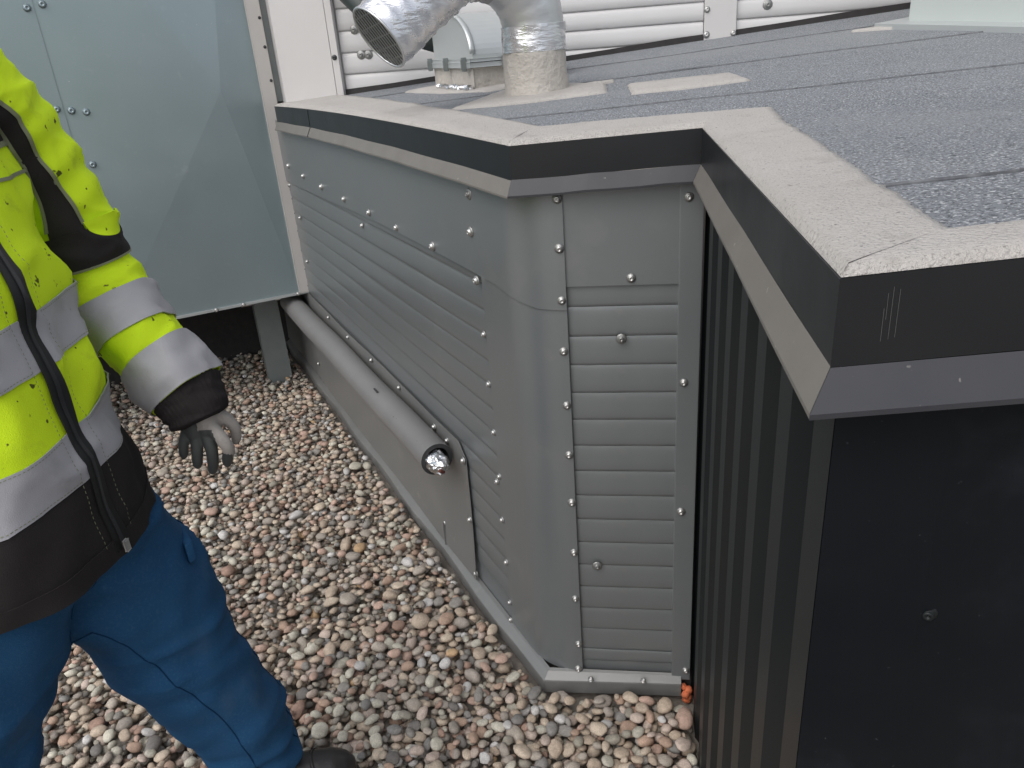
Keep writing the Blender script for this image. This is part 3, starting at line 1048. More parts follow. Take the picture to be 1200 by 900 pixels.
for i in range(4):
    r = bmesh.ops.create_icosphere(bm, subdivisions=2, radius=0.006)
    for v_ in r['verts']:
        v_.co = v_.co + cf - ax * (0.046 + 0.004 * i) + e1 * (-0.012 + 0.004 * i) + e2 * (-0.004 * i)
world_parent(bm_obj("rusty_tip", bm, mat("rust", (0.12, 0.035, 0.025), 0.7)), LP)
LONG = [0.95, 1.30]
bm = bmesh.new()
for s in (0.98,):
    frame_box(bm, ab(s, 0.425 + 0.044, 0.062 + 0.021), DA, NA, EZ, -0.018, 0.018, -0.004, 0.002, -0.002, 0.001)
world_parent(bm_obj("scuff", bm, M['pipe_end']), LP)

# ------------------------------------------------------------------ bent exhaust duct with a grille
DB = Vector((-0.243, 2.262, zr(-0.243, 2.262)))
ED = root_at("bent_exhaust_duct", DB, "shiny bent aluminium exhaust duct taped to a cream collar, open end facing down", "exhaust duct")
hd = Vector((-0.872, -0.49, 0)).normalized()
RB, RT = 0.158, 0.083
top = DB + EZ * 0.165
path, seg = [], []
for z in lin(0.0, 0.165, 10):
    path.append(DB + EZ * z)
cc = top + hd * RB
for a in lin(0, math.radians(128), 34)[1:]:
    path.append(cc - hd * RB * math.cos(a) + EZ * RB * math.sin(a))
tl = (path[-1] - path[-2]).normalized()
pl = path[-1]
q_ = pl.copy()
for k in range(20):
    tl = (tl + Vector((0.002, -0.0095, 0.0))).normalized()
    q_ = q_ + tl * 0.0105
    path.append(q_.copy())
nP = len(path)


def sub(a, b, r, name, m, shape=None, cap=False, smooth=True, n=36):
    bm = sweep(path[a:b], r, n, ref=hd.cross(EZ), cap=cap, shape=shape)
    return world_parent(bm_obj(name, bm, m, smooth=smooth), ED)


sub(0, 7, [0.092, 0.089, 0.087, 0.0865, 0.086, 0.086, 0.0855], "collar", M['collar'], lambda i, a: 1 + 0.018 * math.sin(3 * a + i) + 0.014 * math.sin(7 * a + i * 2))
sub(6, 11, [0.0865] * 5, "foil_tape", M['foil'], lambda i, a: 1 + 0.02 * math.sin(5 * a + i * 1.7) + 0.018 * math.sin(11 * a - i * 2.2))
# segmented elbow: the first leg plain, a taped saddle in the middle, foil wrapped last leg
sub(9, 27, [RT] * 18, "elbow", M['duct'], lambda i, a: 1 + (0.0 if i % 4 else 0.012))
sub(26, 36, [RT * 1.02] * 10, "tape_band", M['duct_tape'], lambda i, a: 1 + 0.010 * math.sin(4 * a + i * 1.3) + 0.008 * math.sin(9 * a + i))
sub(35, nP, [RT * 1.02 * (1.0 + (0.035 if (k % 4 == 0) else 0)) for k in range(nP - 35)], "mouth_sleeve", M['foil'],
    lambda i, a: 1 + 0.012 * math.sin(3 * a + i * 0.4) + 0.010 * math.sin(8 * a - i * 0.6) + 0.008 * math.sin(13 * a + i * 1.3))
# ring and mesh grille at the mouth
ee1 = hd.cross(EZ)
ee1 = (ee1 - tl * ee1.dot(tl)).normalized()
ee2 = tl.cross(ee1)
pe = path[-1]
ringp = [pe + (ee1 * math.cos(2 * PI * k / 40) + ee2 * math.sin(2 * PI * k / 40)) * RT for k in range(41)]
bm = sweep(ringp, 0.0035, 8, cap=False)
world_parent(bm_obj("mouth_ring", bm, M['duct'], smooth=True), ED)
bm = bmesh.new()
for k in range(-2, 3):
    x = k * 0.030
    h = math.sqrt(max(0, RT ** 2 - x * x))
    frame_box(bm, pe - tl * 0.002, ee1, ee2, tl, -h, h, x - 0.0016, x + 0.0016, -0.002, 0.0) if k % 1 == 0 else None
for k in range(-5, 6):
    x = k * 0.0150
    h = math.sqrt(max(0, RT ** 2 - x * x))
    frame_box(bm, pe - tl * 0.001, ee1, ee2, tl, x - 0.0022, x + 0.0022, -h, h, 0.0, 0.0022)
world_parent(bm_obj("grille", bm, M['screw']), ED)
bm = bmesh.new()
bb = [bm.verts.new(pe - tl * 0.020 + (ee1 * math.cos(2 * PI * k / 30) + ee2 * math.sin(2 * PI * k / 30)) * RT * 0.97) for k in range(30)]
bm.faces.new(bb)
world_parent(bm_obj("mouth_shade_disc", bm, M['dark_gap']), ED)  # added dark disc: shade inside the duct put into its colour

# ------------------------------------------------------------------ hooded vent behind it
HV = root_at("hooded_vent", (-0.5, 2.72, 1.36), "pale galvanised vent with a quarter round hood on a cream base behind the bent duct", "roof vent")
h0 = Vector((-0.469, 2.545, 0))
hx = Vector((-0.49, 0.87, 0)).normalized()        # along the flat cheek, away
hy = Vector((0.87, 0.49, 0)).normalized()
bm = bmesh.new()
frame_box(bm, h0, hx, hy, EZ, 0.0, 0.42, 0.0, 0.30, 1.335, 1.432, 0.004)
world_parent(bm_obj("base", bm, M['collar']), HV)
bm = bmesh.new()
frame_box(bm, h0, hx, hy, EZ, -0.012, 0.432, -0.012, 0.312, 1.433, 1.447, 0.002)
frame_box(bm, h0, hx, hy, EZ, -0.010, 0.430, -0.010, 0.310, 1.449, 1.458, 0.002)
world_parent(bm_obj("rim", bm, M['hood']), HV)
prof2 = [(0.0, 1.458)] + [(0.24 - 0.24 * math.cos(a), 1.47 + 0.125 * math.sin(a)) for a in lin(0, PI / 2, 14)] + [(0.42, 1.598), (0.42, 1.458)]
n = len(prof2)
vs_ = [h0 + hx * u + hy * w + EZ * z for w in (0.004, 0.296) for (u, z) in prof2]
fs_ = [tuple(range(n))[::-1], tuple(range(n, 2 * n))] + [(i, i + 1, n + i + 1, n + i) for i in range(n - 1)]
world_parent(mesh_obj("hood", vs_, fs_, M['hood']), HV)
# rolled rim standing proud of the cheek
vs_, fs_ = [], []
for (u, z) in prof2[1:-1]:
    vs_ += [h0 + hx * (u - 0.004) + hy * -0.006 + EZ * (z + 0.003), h0 + hx * (u - 0.004) + hy * 0.012 + EZ * (z + 0.003)]
for i in range(len(prof2) - 3):
    fs_.append((2 * i, 2 * i + 1, 2 * i + 3, 2 * i + 2))
rimo = mesh_obj("hood_rim", vs_, fs_, M['hood'], smooth=True)
md = rimo.modifiers.new("thickness", 'SOLIDIFY'); md.thickness = 0.004
world_parent(rimo, HV)
for (u, w, dirv) in ((0.22, -0.016, -hy), (0.03, -0.016, -hy), (-0.016, 0.10, -hx), (0.41, -0.016, -hy)):
    bm = bmesh.new()
    ctr = h0 + hx * u + hy * w
    frame_box(bm, ctr, dirv, Vector((-dirv.y, dirv.x, 0)), EZ, -0.004, 0.007, -0.006, 0.006, 1.424, 1.462, 0.0015)
    frame_box(bm, ctr, dirv, Vector((-dirv.y, dirv.x, 0)), EZ, 0.006, 0.010, -0.004, 0.004, 1.428, 1.455, 0.001)
    world_parent(bm_obj("latch", bm, M['galv_dark']), HV)
# crumpled foil lying beside it
bm = bmesh.new()
for i in range(12):
    r = bmesh.ops.create_icosphere(bm, subdivisions=2, radius=0.011)
    c = Vector((-0.625 + 0.0125 * i + random.uniform(-.006, .006), 2.745 - 0.019 * i + random.uniform(-.01, .01), 0))
    c.z = zr(c.x, c.y) + 0.014
    for v_ in r['verts']:
        v_.co = Vector((v_.co.x * 1.3, v_.co.y * 1.3, v_.co.z * 0.8)) * (1 + 0.5 * nz(v_.co, 130, i)) + c
tag(bm_obj("foil_scrap", bm, M['foil_crumpled']), "crumpled strip of bright foil lying at the foot of the hooded vent", "foil scrap")

# dark cable conduit passing behind the duct
bm = sweep([Vector((-1.10, 3.18, 1.84)), Vector((-1.03, 3.13, 1.71)), Vector((-0.93, 3.08, 1.62)), Vector((-0.80, 3.03, 1.56)), Vector((-0.62, 3.02, 1.50))], 0.042, 14)
tag(bm_obj("dark_pipe", bm, M['dark_pipe'], smooth=True), "dark pipe slanting across the white wall behind the shiny duct", "pipe")

# ------------------------------------------------------------------ roof curb at the right
RC0 = Vector((0.857, 2.737, 0))
ru = Vector((0.167, -0.39, 0)).normalized()
rn = Vector((ru.y, -ru.x, 0))
KB = root_at("roof_curb", (1.2, 2.6, 1.44), "pale grey green metal curb on a flanged base at the right of the felt roof", "roof curb")
bm = bmesh.new()
frame_box(bm, RC0, ru, -rn, EZ, 0.0, 0.9, 0.0, 0.6, 1.38, 1.95, 0.006)
world_parent(bm_obj("curb_wall", bm, M['curb']), KB)
v_ = []
for (u, w) in ((-0.06, -0.07), (0.95, -0.07), (0.95, 0.66), (-0.06, 0.66)):
    p = RC0 + ru * u - rn * w
    v_ += [Vector((p.x, p.y, zr(p.x, p.y) + 0.018)), Vector((p.x, p.y, zr(p.x, p.y) - 0.002))]
bm = bmesh.new()
bv = [bm.verts.new(q) for q in v_]
bm.faces.new((bv[0], bv[2], bv[4], bv[6]))
for i in range(4):
    j = (i + 1) % 4
    bm.faces.new((bv[2 * i], bv[2 * i + 1], bv[2 * j + 1], bv[2 * j]))
world_parent(bm_obj("base_flange", bm, M['hood']), KB)

# ------------------------------------------------------------------ ground and gravel
v_, f_ = [], []
g = mesh_obj("ground", [(-60, -60, -0.055), (60, -60, -0.055), (60, 60, -0.055), (-60, 60, -0.055)], [(0, 1, 2, 3)], M['earth'])
g["kind"] = "structure"

X0, X1, Y0_, Y1_, RES = -4.3, 0.20, 0.55, 4.5, 0.006
NX, NY = int((X1 - X0) / RES), int((Y1_ - Y0_) / RES)
hm = np.full((NX, NY), -0.055)
Rm = np.array(R_)


def project(p):
    q = Rm @ (np.array(p) - np.array([0, 0, CAM_H]))
    return 600 + 900 * q[0] / q[2], 450 + 900 * q[1] / q[2], q[2]


def allowed(x, y):
    out = (x - PB.x) * NA.x + (y - PB.y) * NA.y
    if x > 0.140:
        return False
    if out < 0.052 and y > 1.44:
        return False
    if y > 1.462 and x > -0.225:
        return False
    # boot
    if -0.90 < x < -0.60 and abs((y - 1.09) - 0.40 * (x + 0.79)) < 0.055:
        return False
    px, py, d = project((x, y, 0.0))
    return d > 0.2 and -140 < px < 900 and py < 1010


PAL = np.array([(0.42, 0.345, 0.265), (0.36, 0.285, 0.215), (0.31, 0.275, 0.235), (0.25, 0.225, 0.20), (0.195, 0.19, 0.18), (0.155, 0.16, 0.162), (0.46, 0.40, 0.335), (0.33, 0.215, 0.155),
                (0.37, 0.24, 0.19), (0.27, 0.16, 0.12), (0.50, 0.46, 0.41), (0.215, 0.205, 0.17), (0.40, 0.32, 0.275), (0.115, 0.115, 0.115), (0.43, 0.27, 0.13)])
PW = np.array([15, 15, 13, 9, 6, 3, 12, 6, 8, 3, 6, 6, 11, 2.0, 0.6]); PW = PW / PW.sum()
PAL = PAL * 0.76 + PAL.mean(axis=1, keepdims=True) * np.array([1.06, 1.0, 0.93]) * 0.16
PAL = np.minimum(PAL, 0.38) * np.array([1.015, 1.0, 0.975])
PAL = PAL * 0.86 + np.array([0.31, 0.25, 0.20]) * 0.14
stones = []
target = 54000
xs_c = rng.uniform(X0 + .03, X1 - .03, target * 6)
ys_c = rng.uniform(Y0_ + .03, Y1_ - .03, target * 6)
ok = [allowed(a, b) for a, b in zip(xs_c[:target * 4], ys_c[:target * 4])]
cand = [(a, b) for a, b, k in zip(xs_c, ys_c, ok) if k]
NPLACE = int(len(cand) / 3)
area = len(cand) / (target * 4) * (X1 - X0) * (Y1_ - Y0_)
NPLACE = min(NPLACE, int(area * 4700))
ci = 0
for it in range(NPLACE):
    a = float(np.clip(rng.lognormal(math.log(0.0146), 0.27), 0.008, 0.029))
    b = a * rng.uniform(0.58, 0.92)
    c = a * rng.uniform(0.36, 0.62)
    yaw = rng.uniform(0, PI)
    best = None
    ca, sa = math.cos(yaw), math.sin(yaw)
    for tr in range(3):
        x, y = cand[(ci + tr) % len(cand)]
        rr = int(a / RES) + 1
        i0, j0 = int((x - X0) / RES), int((y - Y0_) / RES)
        ia, ib, ja, jb = max(0, i0 - rr), min(NX, i0 + rr + 1), max(0, j0 - rr), min(NY, j0 + rr + 1)
        gx = X0 + (np.arange(ia, ib) + 0.5) * RES - x
        gy = Y0_ + (np.arange(ja, jb) + 0.5) * RES - y
        u = (gx[:, None] * ca + gy[None, :] * sa) / a
        v = (-gx[:, None] * sa + gy[None, :] * ca) / b
        q = u * u + v * v
        mk = q < 0.62
        if not mk.any():
            continue
        hgt = c * np.sqrt(np.clip(1 - q, 0, 1))
        loc = hm[ia:ib, ja:jb]
        zc = float((loc + hgt)[mk].max()) - 0.30 * c
        if best is None or zc - c < best[0]:
            best = (zc - c, zc, x, y, ia, ib, ja, jb, q, hgt)
    ci += 3
    if best is None:
        continue
    _, zc, x, y, ia, ib, ja, jb, q, hgt = best
    if zc + c > 0.016:
        continue
    loc = hm[ia:ib, ja:jb]
    loc[:] = np.where(q < 1, np.maximum(loc, zc + hgt), loc)
    col = PAL[rng.choice(len(PAL), p=PW)] * rng.uniform(0.88, 1.14) * 1.30
    stones.append([x, y, zc, a, b, c, yaw, rng.normal(0, 0.16), rng.normal(0, 0.16), *col])
stones = np.array(stones)


def stone_shape(sub, seed):
    bm = bmesh.new()
    bmesh.ops.create_icosphere(bm, subdivisions=sub, radius=1.0)
    rnd = random.Random(seed)
    planes = [(Vector((rnd.gauss(0, 1), rnd.gauss(0, 1), rnd.gauss(0, 1))).normalized(), rnd.uniform(0.66, 0.92)) for _ in range(8)]
    for v_ in bm.verts:
        p = v_.co.normalized()
        r = 1.04
        for nrm, d in planes:
            k = p.dot(nrm)
            if k > 0.05:
                r = min(r, 0.35 * r + 0.65 * (d / k)) if d / k < r else r
        r += 0.10 * nz(p, 1.4, seed * 3.3) + 0.04 * nz(p, 3.5, seed * 1.3)
        v_.co = p * r
    bm.normal_update()
    vs_ = np.array([v_.co[:] for v_ in bm.verts])
    fs_ = np.array([[v_.index for v_ in f.verts] for f in bm.faces])
    bm.free()
    return vs_, fs_


SH2 = [stone_shape(2, i + 1) for i in range(14)]
SH1 = [stone_shape(1, i + 31) for i in range(14)]


def rot(yaw, t1, t2):
    return np.array((Matrix.Rotation(yaw, 3, 'Z') @ Matrix.Rotation(t1, 3, 'X') @ Matrix.Rotation(t2, 3, 'Y')))


# which stones show largest: in the frame, near, and not buried
info = []
for i, s in enumerate(stones):
    px, py, d = project(s[:3])
    inside = 95 < px < 815 and 380 < py < 905
    ii, jj = int((s[0] - X0) / RES), int((s[1] - Y0_) / RES)
    vis = hm[ii, jj] < s[2] + s[5] + 0.004
    leg_hide = (px < 345 and py > 600 and not (100 < px < 200 and py > 790))
    score = (s[3] * s[4]) ** 0.5 / d if (inside and vis and not leg_hide) else -1
    info.append((score, d))
order = sorted(range(len(stones)), key=lambda i: -info[i][0])
near = set(order[:300])
peb_me = []
for (vs_, fs_) in SH2:
    me = bpy.data.meshes.new("pebble")
    me.from_pydata(vs_.tolist(), [], fs_.tolist())
    me.materials.append(M['pebble'])
    me.polygons.foreach_set("use_smooth", [True] * len(me.polygons))
    peb_me.append(me)
for i in order[:300]:
    s = stones[i]
    o = bpy.data.objects.new("pebble", peb_me[i % len(peb_me)])
    COL.objects.link(o)
    o.parent = g
    o.location = s[:3]
    o.rotation_euler = Matrix(rot(*s[6:9]).tolist()).to_euler()
    o.scale = s[3:6]
    o.color = (*s[9:12], 1)
AV, AF, AC = [], [], []
off = 0
for i, s in enumerate(stones):
    if i in near:
        continue
    sh = (SH2 if (info[i][1] < 2.1 and info[i][0] > 0) else SH1)[i % 14]
    vv_ = (sh[0] * s[3:6]) @ rot(*s[6:9]).T + s[:3]
    AV.append(vv_)
    AF.append(sh[1] + off)
    AC.append(np.tile(np.append(s[9:12], 1.0), (len(vv_), 1)))
    off += len(vv_)
AV, AF, AC = np.concatenate(AV), np.concatenate(AF), np.concatenate(AC)
me = bpy.data.meshes.new("gravel")
me.vertices.add(len(AV))
me.vertices.foreach_set("co", AV.astype(np.float32).ravel())
me.loops.add(len(AF) * 3)
me.loops.foreach_set("vertex_index", AF.astype(np.int32).ravel())
me.polygons.add(len(AF))
me.polygons.foreach_set("loop_start", np.arange(0, len(AF) * 3, 3, dtype=np.int32))
me.polygons.foreach_set("use_smooth", np.ones(len(AF), dtype=bool))
ca_ = me.attributes.new("stone_colour", 'FLOAT_COLOR', 'POINT')
ca_.data.foreach_set("color", AC.astype(np.float32).ravel())
me.update()
me.validate()
me.materials.append(M['gravel'])
gr = link(bpy.data.objects.new("gravel", me))
gr["kind"] = "stuff"
gr["label"] = "rounded tan, grey and reddish gravel covering the flat roof"
print("stones", len(stones), "tris", len(AF))

# ------------------------------------------------------------------ the worker
F = Vector((0.9986, 0.052, 0))
LF = Vector((-0.052, 0.9986, 0))


def V(x, y, z):
    return Vector((x, y, z))


TZ = [0.80, 0.84, 0.95, 1.10, 1.25, 1.38, 1.46, 1.52, 1.55]
TX = [-0.932, -0.934, -0.945, -0.966, -0.984, -0.992, -0.99, -0.99, -0.99]
TY = [0.852, 0.853, 0.860, 0.876, 0.892, 0.905, 0.915, 0.92, 0.92]
TA = [0.218, 0.220, 0.216, 0.213, 0.218, 0.212, 0.175, 0.115, 0.092]
TB = [0.168, 0.170, 0.174, 0.166, 0.152, 0.132, 0.112, 0.092, 0.085]
HEM, TOPZ = 0.868, 1.545


def torso(u, z, off=0.0):
    """u: angle from the zip, positive towards his left"""
    c = V(interp(z, TZ, TX), interp(z, TZ, TY), z)
    a, b = interp(z, TZ, TA), interp(z, TZ, TB)
    cu_, su_ = math.cos(u), math.sin(u)
    e = 2.35
    r = (abs(cu_) ** e + abs(su_) ** e) ** (-1 / e)
    w = 0.006 * math.sin(z * 46 + u * 3.1) * max(0, math.sin(u * 1.3)) + 0.013 * nz((u * 1.3, z * 5.0, 2.0)) + 0.009 * nz((u * 2.8, z * 10.0, 7.0)) + 0.004 * nz((u * 6.0, z * 21.0, 3.0))
    w += 0.011 * (1 - abs(nz((u * 1.6 + z * 3.0, z * 7.0 - u * 0.8, 1.0), 1.0, 2.2))) ** 7 * (0.3 + 0.7 * max(0, min(1, nz((u, z * 3, 4.0)) * 2 + 0.5)))
    w += 0.006 * math.exp(-((z - 0.89) / 0.03) ** 2)
    d = F * (cu_ * b * r) + LF * (su_ * a * r)
    dn = d.normalized()
    # hem dips a little to the front
    dz = -0.028 * cu_ * max(0, (0.97 - z) / 0.10) if z < 0.97 else 0
    return c + d + dn * (w + off) + V(0, 0, dz)


PER = empty("person", (-0.9, 1.0, 0), "worker in yellow hi-vis jacket with grey bands and blue trousers striding over the gravel", "person")


def pp_(o, parent=PER):
    return world_parent(o, parent)


# body: one continuous mesh under the clothes
sk_pts = {}
bm = bmesh.new()
prs = []


def chain(pts, rad, n=14, seg=20):
    P = catmull([Vector(p) for p in pts], n)
    rr = [interp(i / (n - 1) * (len(pts) - 1), list(range(len(pts))), rad) for i in range(n)]
    sweep(P, rr, seg, bm=bm)


HC = V(-0.965, 0.922, 1.735)
LSH, LEL, LWR = V(-0.972, 1.13, 1.43), V(-0.912, 1.166, 1.20), V(-0.758, 1.122, 0.985)
RSH, REL, RWR = V(-0.975, 0.70, 1.42), V(-1.01, 0.645, 1.18), V(-0.93, 0.58, 0.96)
LHIP, LKN, LAN = V(-0.9370, 0.9480, 0.86), V(-0.8370, 1.0280, 0.47), V(-0.8070, 1.0880, 0.10)
RHIP, RKN, RAN = V(-0.9580, 0.7490, 0.86), V(-1.0030, 0.6590, 0.46), V(-1.0330, 0.6540, 0.10)
chain([V(-0.937, 0.857, 0.84), V(-0.963, 0.872, 1.1), V(-0.972, 0.90, 1.3), V(-0.985, 0.915, 1.42)], [0.13, 0.12, 0.115, 0.095])
chain([V(-0.99, 0.92, 1.38), V(-0.985, 0.92, 1.53), V(-0.97, 0.922, 1.66)], [0.07, 0.058, 0.055])
for a_, b_, c_ in ((LSH, LEL, LWR), (RSH, REL, RWR)):
    chain([V(-0.985, 0.92, 1.38), a_, b_, c_], [0.06, 0.046, 0.038, 0.028], 24)
for a_, b_, c_ in ((LHIP, LKN, LAN), (RHIP, RKN, RAN)):
    chain([V(-0.937, 0.852, 0.92), a_, b_, c_, c_ - V(0, 0, 0.06)], [0.09, 0.085, 0.055, 0.04, 0.035], 24)
chain([RWR, RWR + V(0.03, -0.03, -0.07), RWR + V(0.05, -0.04, -0.15)], [0.028, 0.036, 0.014], 8)
r = bmesh.ops.create_icosphere(bm, subdivisions=4, radius=1.0)
for v_ in r['verts']:
    q = v_.co.copy()
    f_ = q.x
    jaw = 1 - 0.18 * max(0, -q.z) * (1 if f_ < 0.2 else 0.6)
    p = F * (q.x * 0.098) + LF * (q.y * 0.078 * jaw) + EZ * (q.z * 0.122)
    v_.co = HC + p
for (fx, ly, z, rad, sc) in ((0.100, 0.0, -0.018, 0.020, (1.0, 0.7, 1.5)), (0.086, 0.0, -0.095, 0.028, (0.9, 1.1, 0.8)), (0.088, 0.03, 0.018, 0.022, (0.5, 1.3, 0.45)), (0.088, -0.03, 0.018, 0.022, (0.5, 1.3, 0.45)),
                             (0.092, 0.0, -0.066, 0.020, (0.5, 1.3, 0.5)), (0.0, 0.078, -0.005, 0.03, (0.6, 0.35, 1.0)), (0.0, -0.078, -0.005, 0.03, (0.6, 0.35, 1.0))):
    r = bmesh.ops.create_icosphere(bm, subdivisions=2, radius=rad)
    for v_ in r['verts']:
        q = v_.co
        v_.co = HC + F * (fx + q.x * sc[0]) + LF * (ly + q.y * sc[1]) + EZ * (z + q.z * sc[2])


def remeshed(bm_, voxel, smooth_it, name, m):
    me_ = bpy.data.meshes.new(name)
    bmesh.ops.recalc_face_normals(bm_, faces=bm_.faces)
    bm_.to_mesh(me_)
    bm_.free()
    tmp = bpy.data.objects.new(name, me_)
    COL.objects.link(tmp)
    md_ = tmp.modifiers.new("r", 'REMESH')
    md_.mode = 'VOXEL'
    md_.voxel_size = voxel
    md2 = tmp.modifiers.new("s", 'SMOOTH')
    md2.iterations = smooth_it
    md2.factor = 0.5
    dg = bpy.context.evaluated_depsgraph_get()
    out = bpy.data.meshes.new_from_object(tmp.evaluated_get(dg))
    bpy.data.objects.remove(tmp)
    out.materials.clear()
    out.materials.append(m)
    out.polygons.foreach_set("use_smooth", [True] * len(out.polygons))
    o_ = bpy.data.objects.new(name, out)
    link(o_)
    return o_


pp_(remeshed(bm, 0.007, 4, "body", M['skin']))
for s_ in (-1, 1):
    bm = bmesh.new()
    r = bmesh.ops.create_icosphere(bm, subdivisions=2, radius=0.011)
    for v_ in r['verts']:
        v_.co = v_.co + HC + F * 0.090 + LF * (0.031 * s_) + EZ * 0.002
    pp_(bm_obj("eye", bm, M['eye'], smooth=True))
bm = bmesh.new()
r = bmesh.ops.create_icosphere(bm, subdivisions=4, radius=1.0)
kill = []
for v_ in r['verts']:
    q = v_.co.copy()
    v_.co = HC + (F * (q.x * 0.106 - 0.004) + LF * (q.y * 0.086) + EZ * (q.z * 0.130 + 0.004)) * (1 + 0.02 * nz(q, 9))
    if q.z < 0.35 + 0.55 * min(1, max(-1, q.x * 1.3)) - 0.35:
        kill.append(v_)
bmesh.ops.delete(bm, geom=kill, context='VERTS')
pp_(bm_obj("hair", bm, M['hair'], smooth=True))

# trousers
bm = bmesh.new()
KN = V(-0.800, 1.080, 0.47)


def leg_tube(P, rad, n=34, seg=40):
    Q = catmull(P, n)
    rr = [interp(i / (n - 1) * (len(P) - 1), list(range(len(P))), rad) for i in range(n)]
    sweep(Q, rr, seg, bm=bm)


leg_tube([V(-0.9340, 0.9130, 0.96), V(-0.9270, 0.9430, 0.84), V(-0.8840, 0.9990, 0.67), V(-0.8460, 1.0250, 0.47), V(-0.8040, 1.0680, 0.28), V(-0.7940, 1.0830, 0.115)], [0.115, 0.138, 0.130, 0.103, 0.097, 0.092])
leg_tube([V(-0.9480, 0.7840, 0.96), V(-0.9530, 0.7490, 0.82), V(-0.9980, 0.6740, 0.62), V(-1.0080, 0.6590, 0.44), V(-1.0230, 0.6540, 0.26), V(-1.0330, 0.6540, 0.10)], [0.135, 0.15, 0.135, 0.115, 0.10, 0.093])
sweep([V(-0.9470, 0.8440, 1.0), V(-0.9470, 0.8440, 0.88), V(-0.9450, 0.8440, 0.80), V(-0.9430, 0.8440, 0.755)], [0.140, 0.145, 0.14, 0.09], 36, bm=bm)
tr = remeshed(bm, 0.0085, 6, "trousers", M['blue'])
me = tr.data
co = np.empty(len(me.vertices) * 3); me.vertices.foreach_get("co", co); co = co.reshape(-1, 3)
no = np.empty(len(me.vertices) * 3); me.vertex_normals.foreach_get("vector", no); no = no.reshape(-1, 3)
for i in range(len(co)):
    p = co[i]
    z = p[2]
    # diagonal drag folds fanning from the crotch, rings above the boot
    f1 = math.sin(z * 50 + (p[0] * 0.5 + p[1]) * 40 + 2.6 * nz(p, 5.0)) * 0.0062 * max(0.2, min(1, 1.15 - abs(z - 0.70) / 0.26))
    f2 = math.sin(z * 95 + 3.5 * nz(p, 6.0, 4)) * 0.0065 * max(0, 1 - abs(z - 0.17) / 0.14)
    f3 = math.sin(z * 60 + p[1] * 30 + 3.0 * nz(p, 5.0, 9)) * 0.005 * max(0, 1 - abs(z - 0.46) / 0.10)
    f4 = 0.013 * nz(p, 6.0, 2) + 0.007 * nz(p, 15.0, 5) - 0.006 * abs(nz((p[0] * 0.7, p[1] * 0.7, p[2] * 1.6), 11.0, 3))
    f5 = 0.013 * (1 - abs(nz((p[0] * 3 + z * 2.0, p[1] * 3 - z * 2.0, z * 8.5), 1.0, 1.3))) ** 7 * (0.35 + 0.65 * max(0, min(1, nz(p, 3.0, 8) * 2 + 0.6)))
    co[i] = p + no[i] * (f1 * 0.5 + f2 + f3 + f4 + f5 - 0.003)
me.vertices.foreach_set("co", co.ravel()); me.update()
tr = pp_(tr)


# jacket torso
us = lin(-PI, PI, 97)
zs = lin(HEM, TOPZ, 60)
jk = grid_obj("jacket", lambda u, z: torso(u, z), us, zs, M['yellow'], smooth=True, thick=0.004)
jk = pp_(jk)


def tstrip(name, m, u0, u1, z0f, z1f, off=0.0025, nu=60, nv=10, thick=0.002, parent=None):
    """strip on the torso between heights z0f(u) and z1f(u)"""
    z0f = z0f if callable(z0f) else (lambda u, q=z0f: q)
    z1f = z1f if callable(z1f) else (lambda u, q=z1f: q)
    o_ = grid_obj(name, lambda u, k: torso(u, z0f(u) + (z1f(u) - z0f(u)) * k, off), lin(u0, u1, nu), lin(0, 1, nv), m, smooth=True, thick=thick)
    return world_parent(o_, parent or jk)


tstrip("black_hem_panel", M['black_cloth'], -PI, PI, HEM - 0.002, lambda u: 0.972 + 0.010 * math.sin(u), 0.003, 90, 12)
tstrip("reflective_band", M['silver'], -PI, PI, lambda u: 0.972 + 0.010 * math.sin(u), lambda u: 1.040 + 0.010 * math.sin(u), 0.0045, 90)
tstrip("reflective_band", M['silver'], -PI, PI, lambda u: 1.132 + 0.008 * math.sin(u), lambda u: 1.203 + 0.008 * math.sin(u), 0.0045, 90)
tstrip("piping", M['piping'], -1.5, 1.5, lambda u: 1.372, lambda u: 1.377, 0.004, 60, 3)
tstrip("shoulder_yoke", M['black_cloth'], -1.5, 1.5, lambda u: 1.425 - 0.01 * math.cos(u), lambda u: 1.50, 0.004, 60, 8)
tstrip("piping", M['piping'], -1.5, 1.5, lambda u: 1.419 - 0.01 * math.cos(u), lambda u: 1.426 - 0.01 * math.cos(u), 0.005, 60, 3)
# hem turn-up, zip tape, zip teeth, stitching lines
tstrip("hem_fold", M['black_cloth'], -PI, PI, HEM - 0.004, HEM + 0.022, 0.0055, 90, 4)


def vstrip(name, m, u0, u1, z0, z1, off, parent=jk, nv=60, thick=0.002):
    o_ = grid_obj(name, lambda u, z: torso(u, z, off), lin(u0, u1, 4), lin(z0, z1, nv), m, smooth=True, thick=thick)
    return world_parent(o_, parent)


zp = vstrip("zip", M['zip'], -0.062, 0.062, HEM + 0.006, 1.53, 0.0065)
vstrip("zip_teeth", M['dark_screw'], -0.012, 0.012, HEM + 0.006, 1.53, 0.0085, zp)
bm = bmesh.new()
pz = torso(0.0, HEM + 0.012, 0.010)
frame_box(bm, pz, LF, F, EZ, -0.004, 0.004, 0, 0.004, -0.014, 0.004, 0.001)
world_parent(bm_obj("zip_pull", bm, M['screw']), zp)
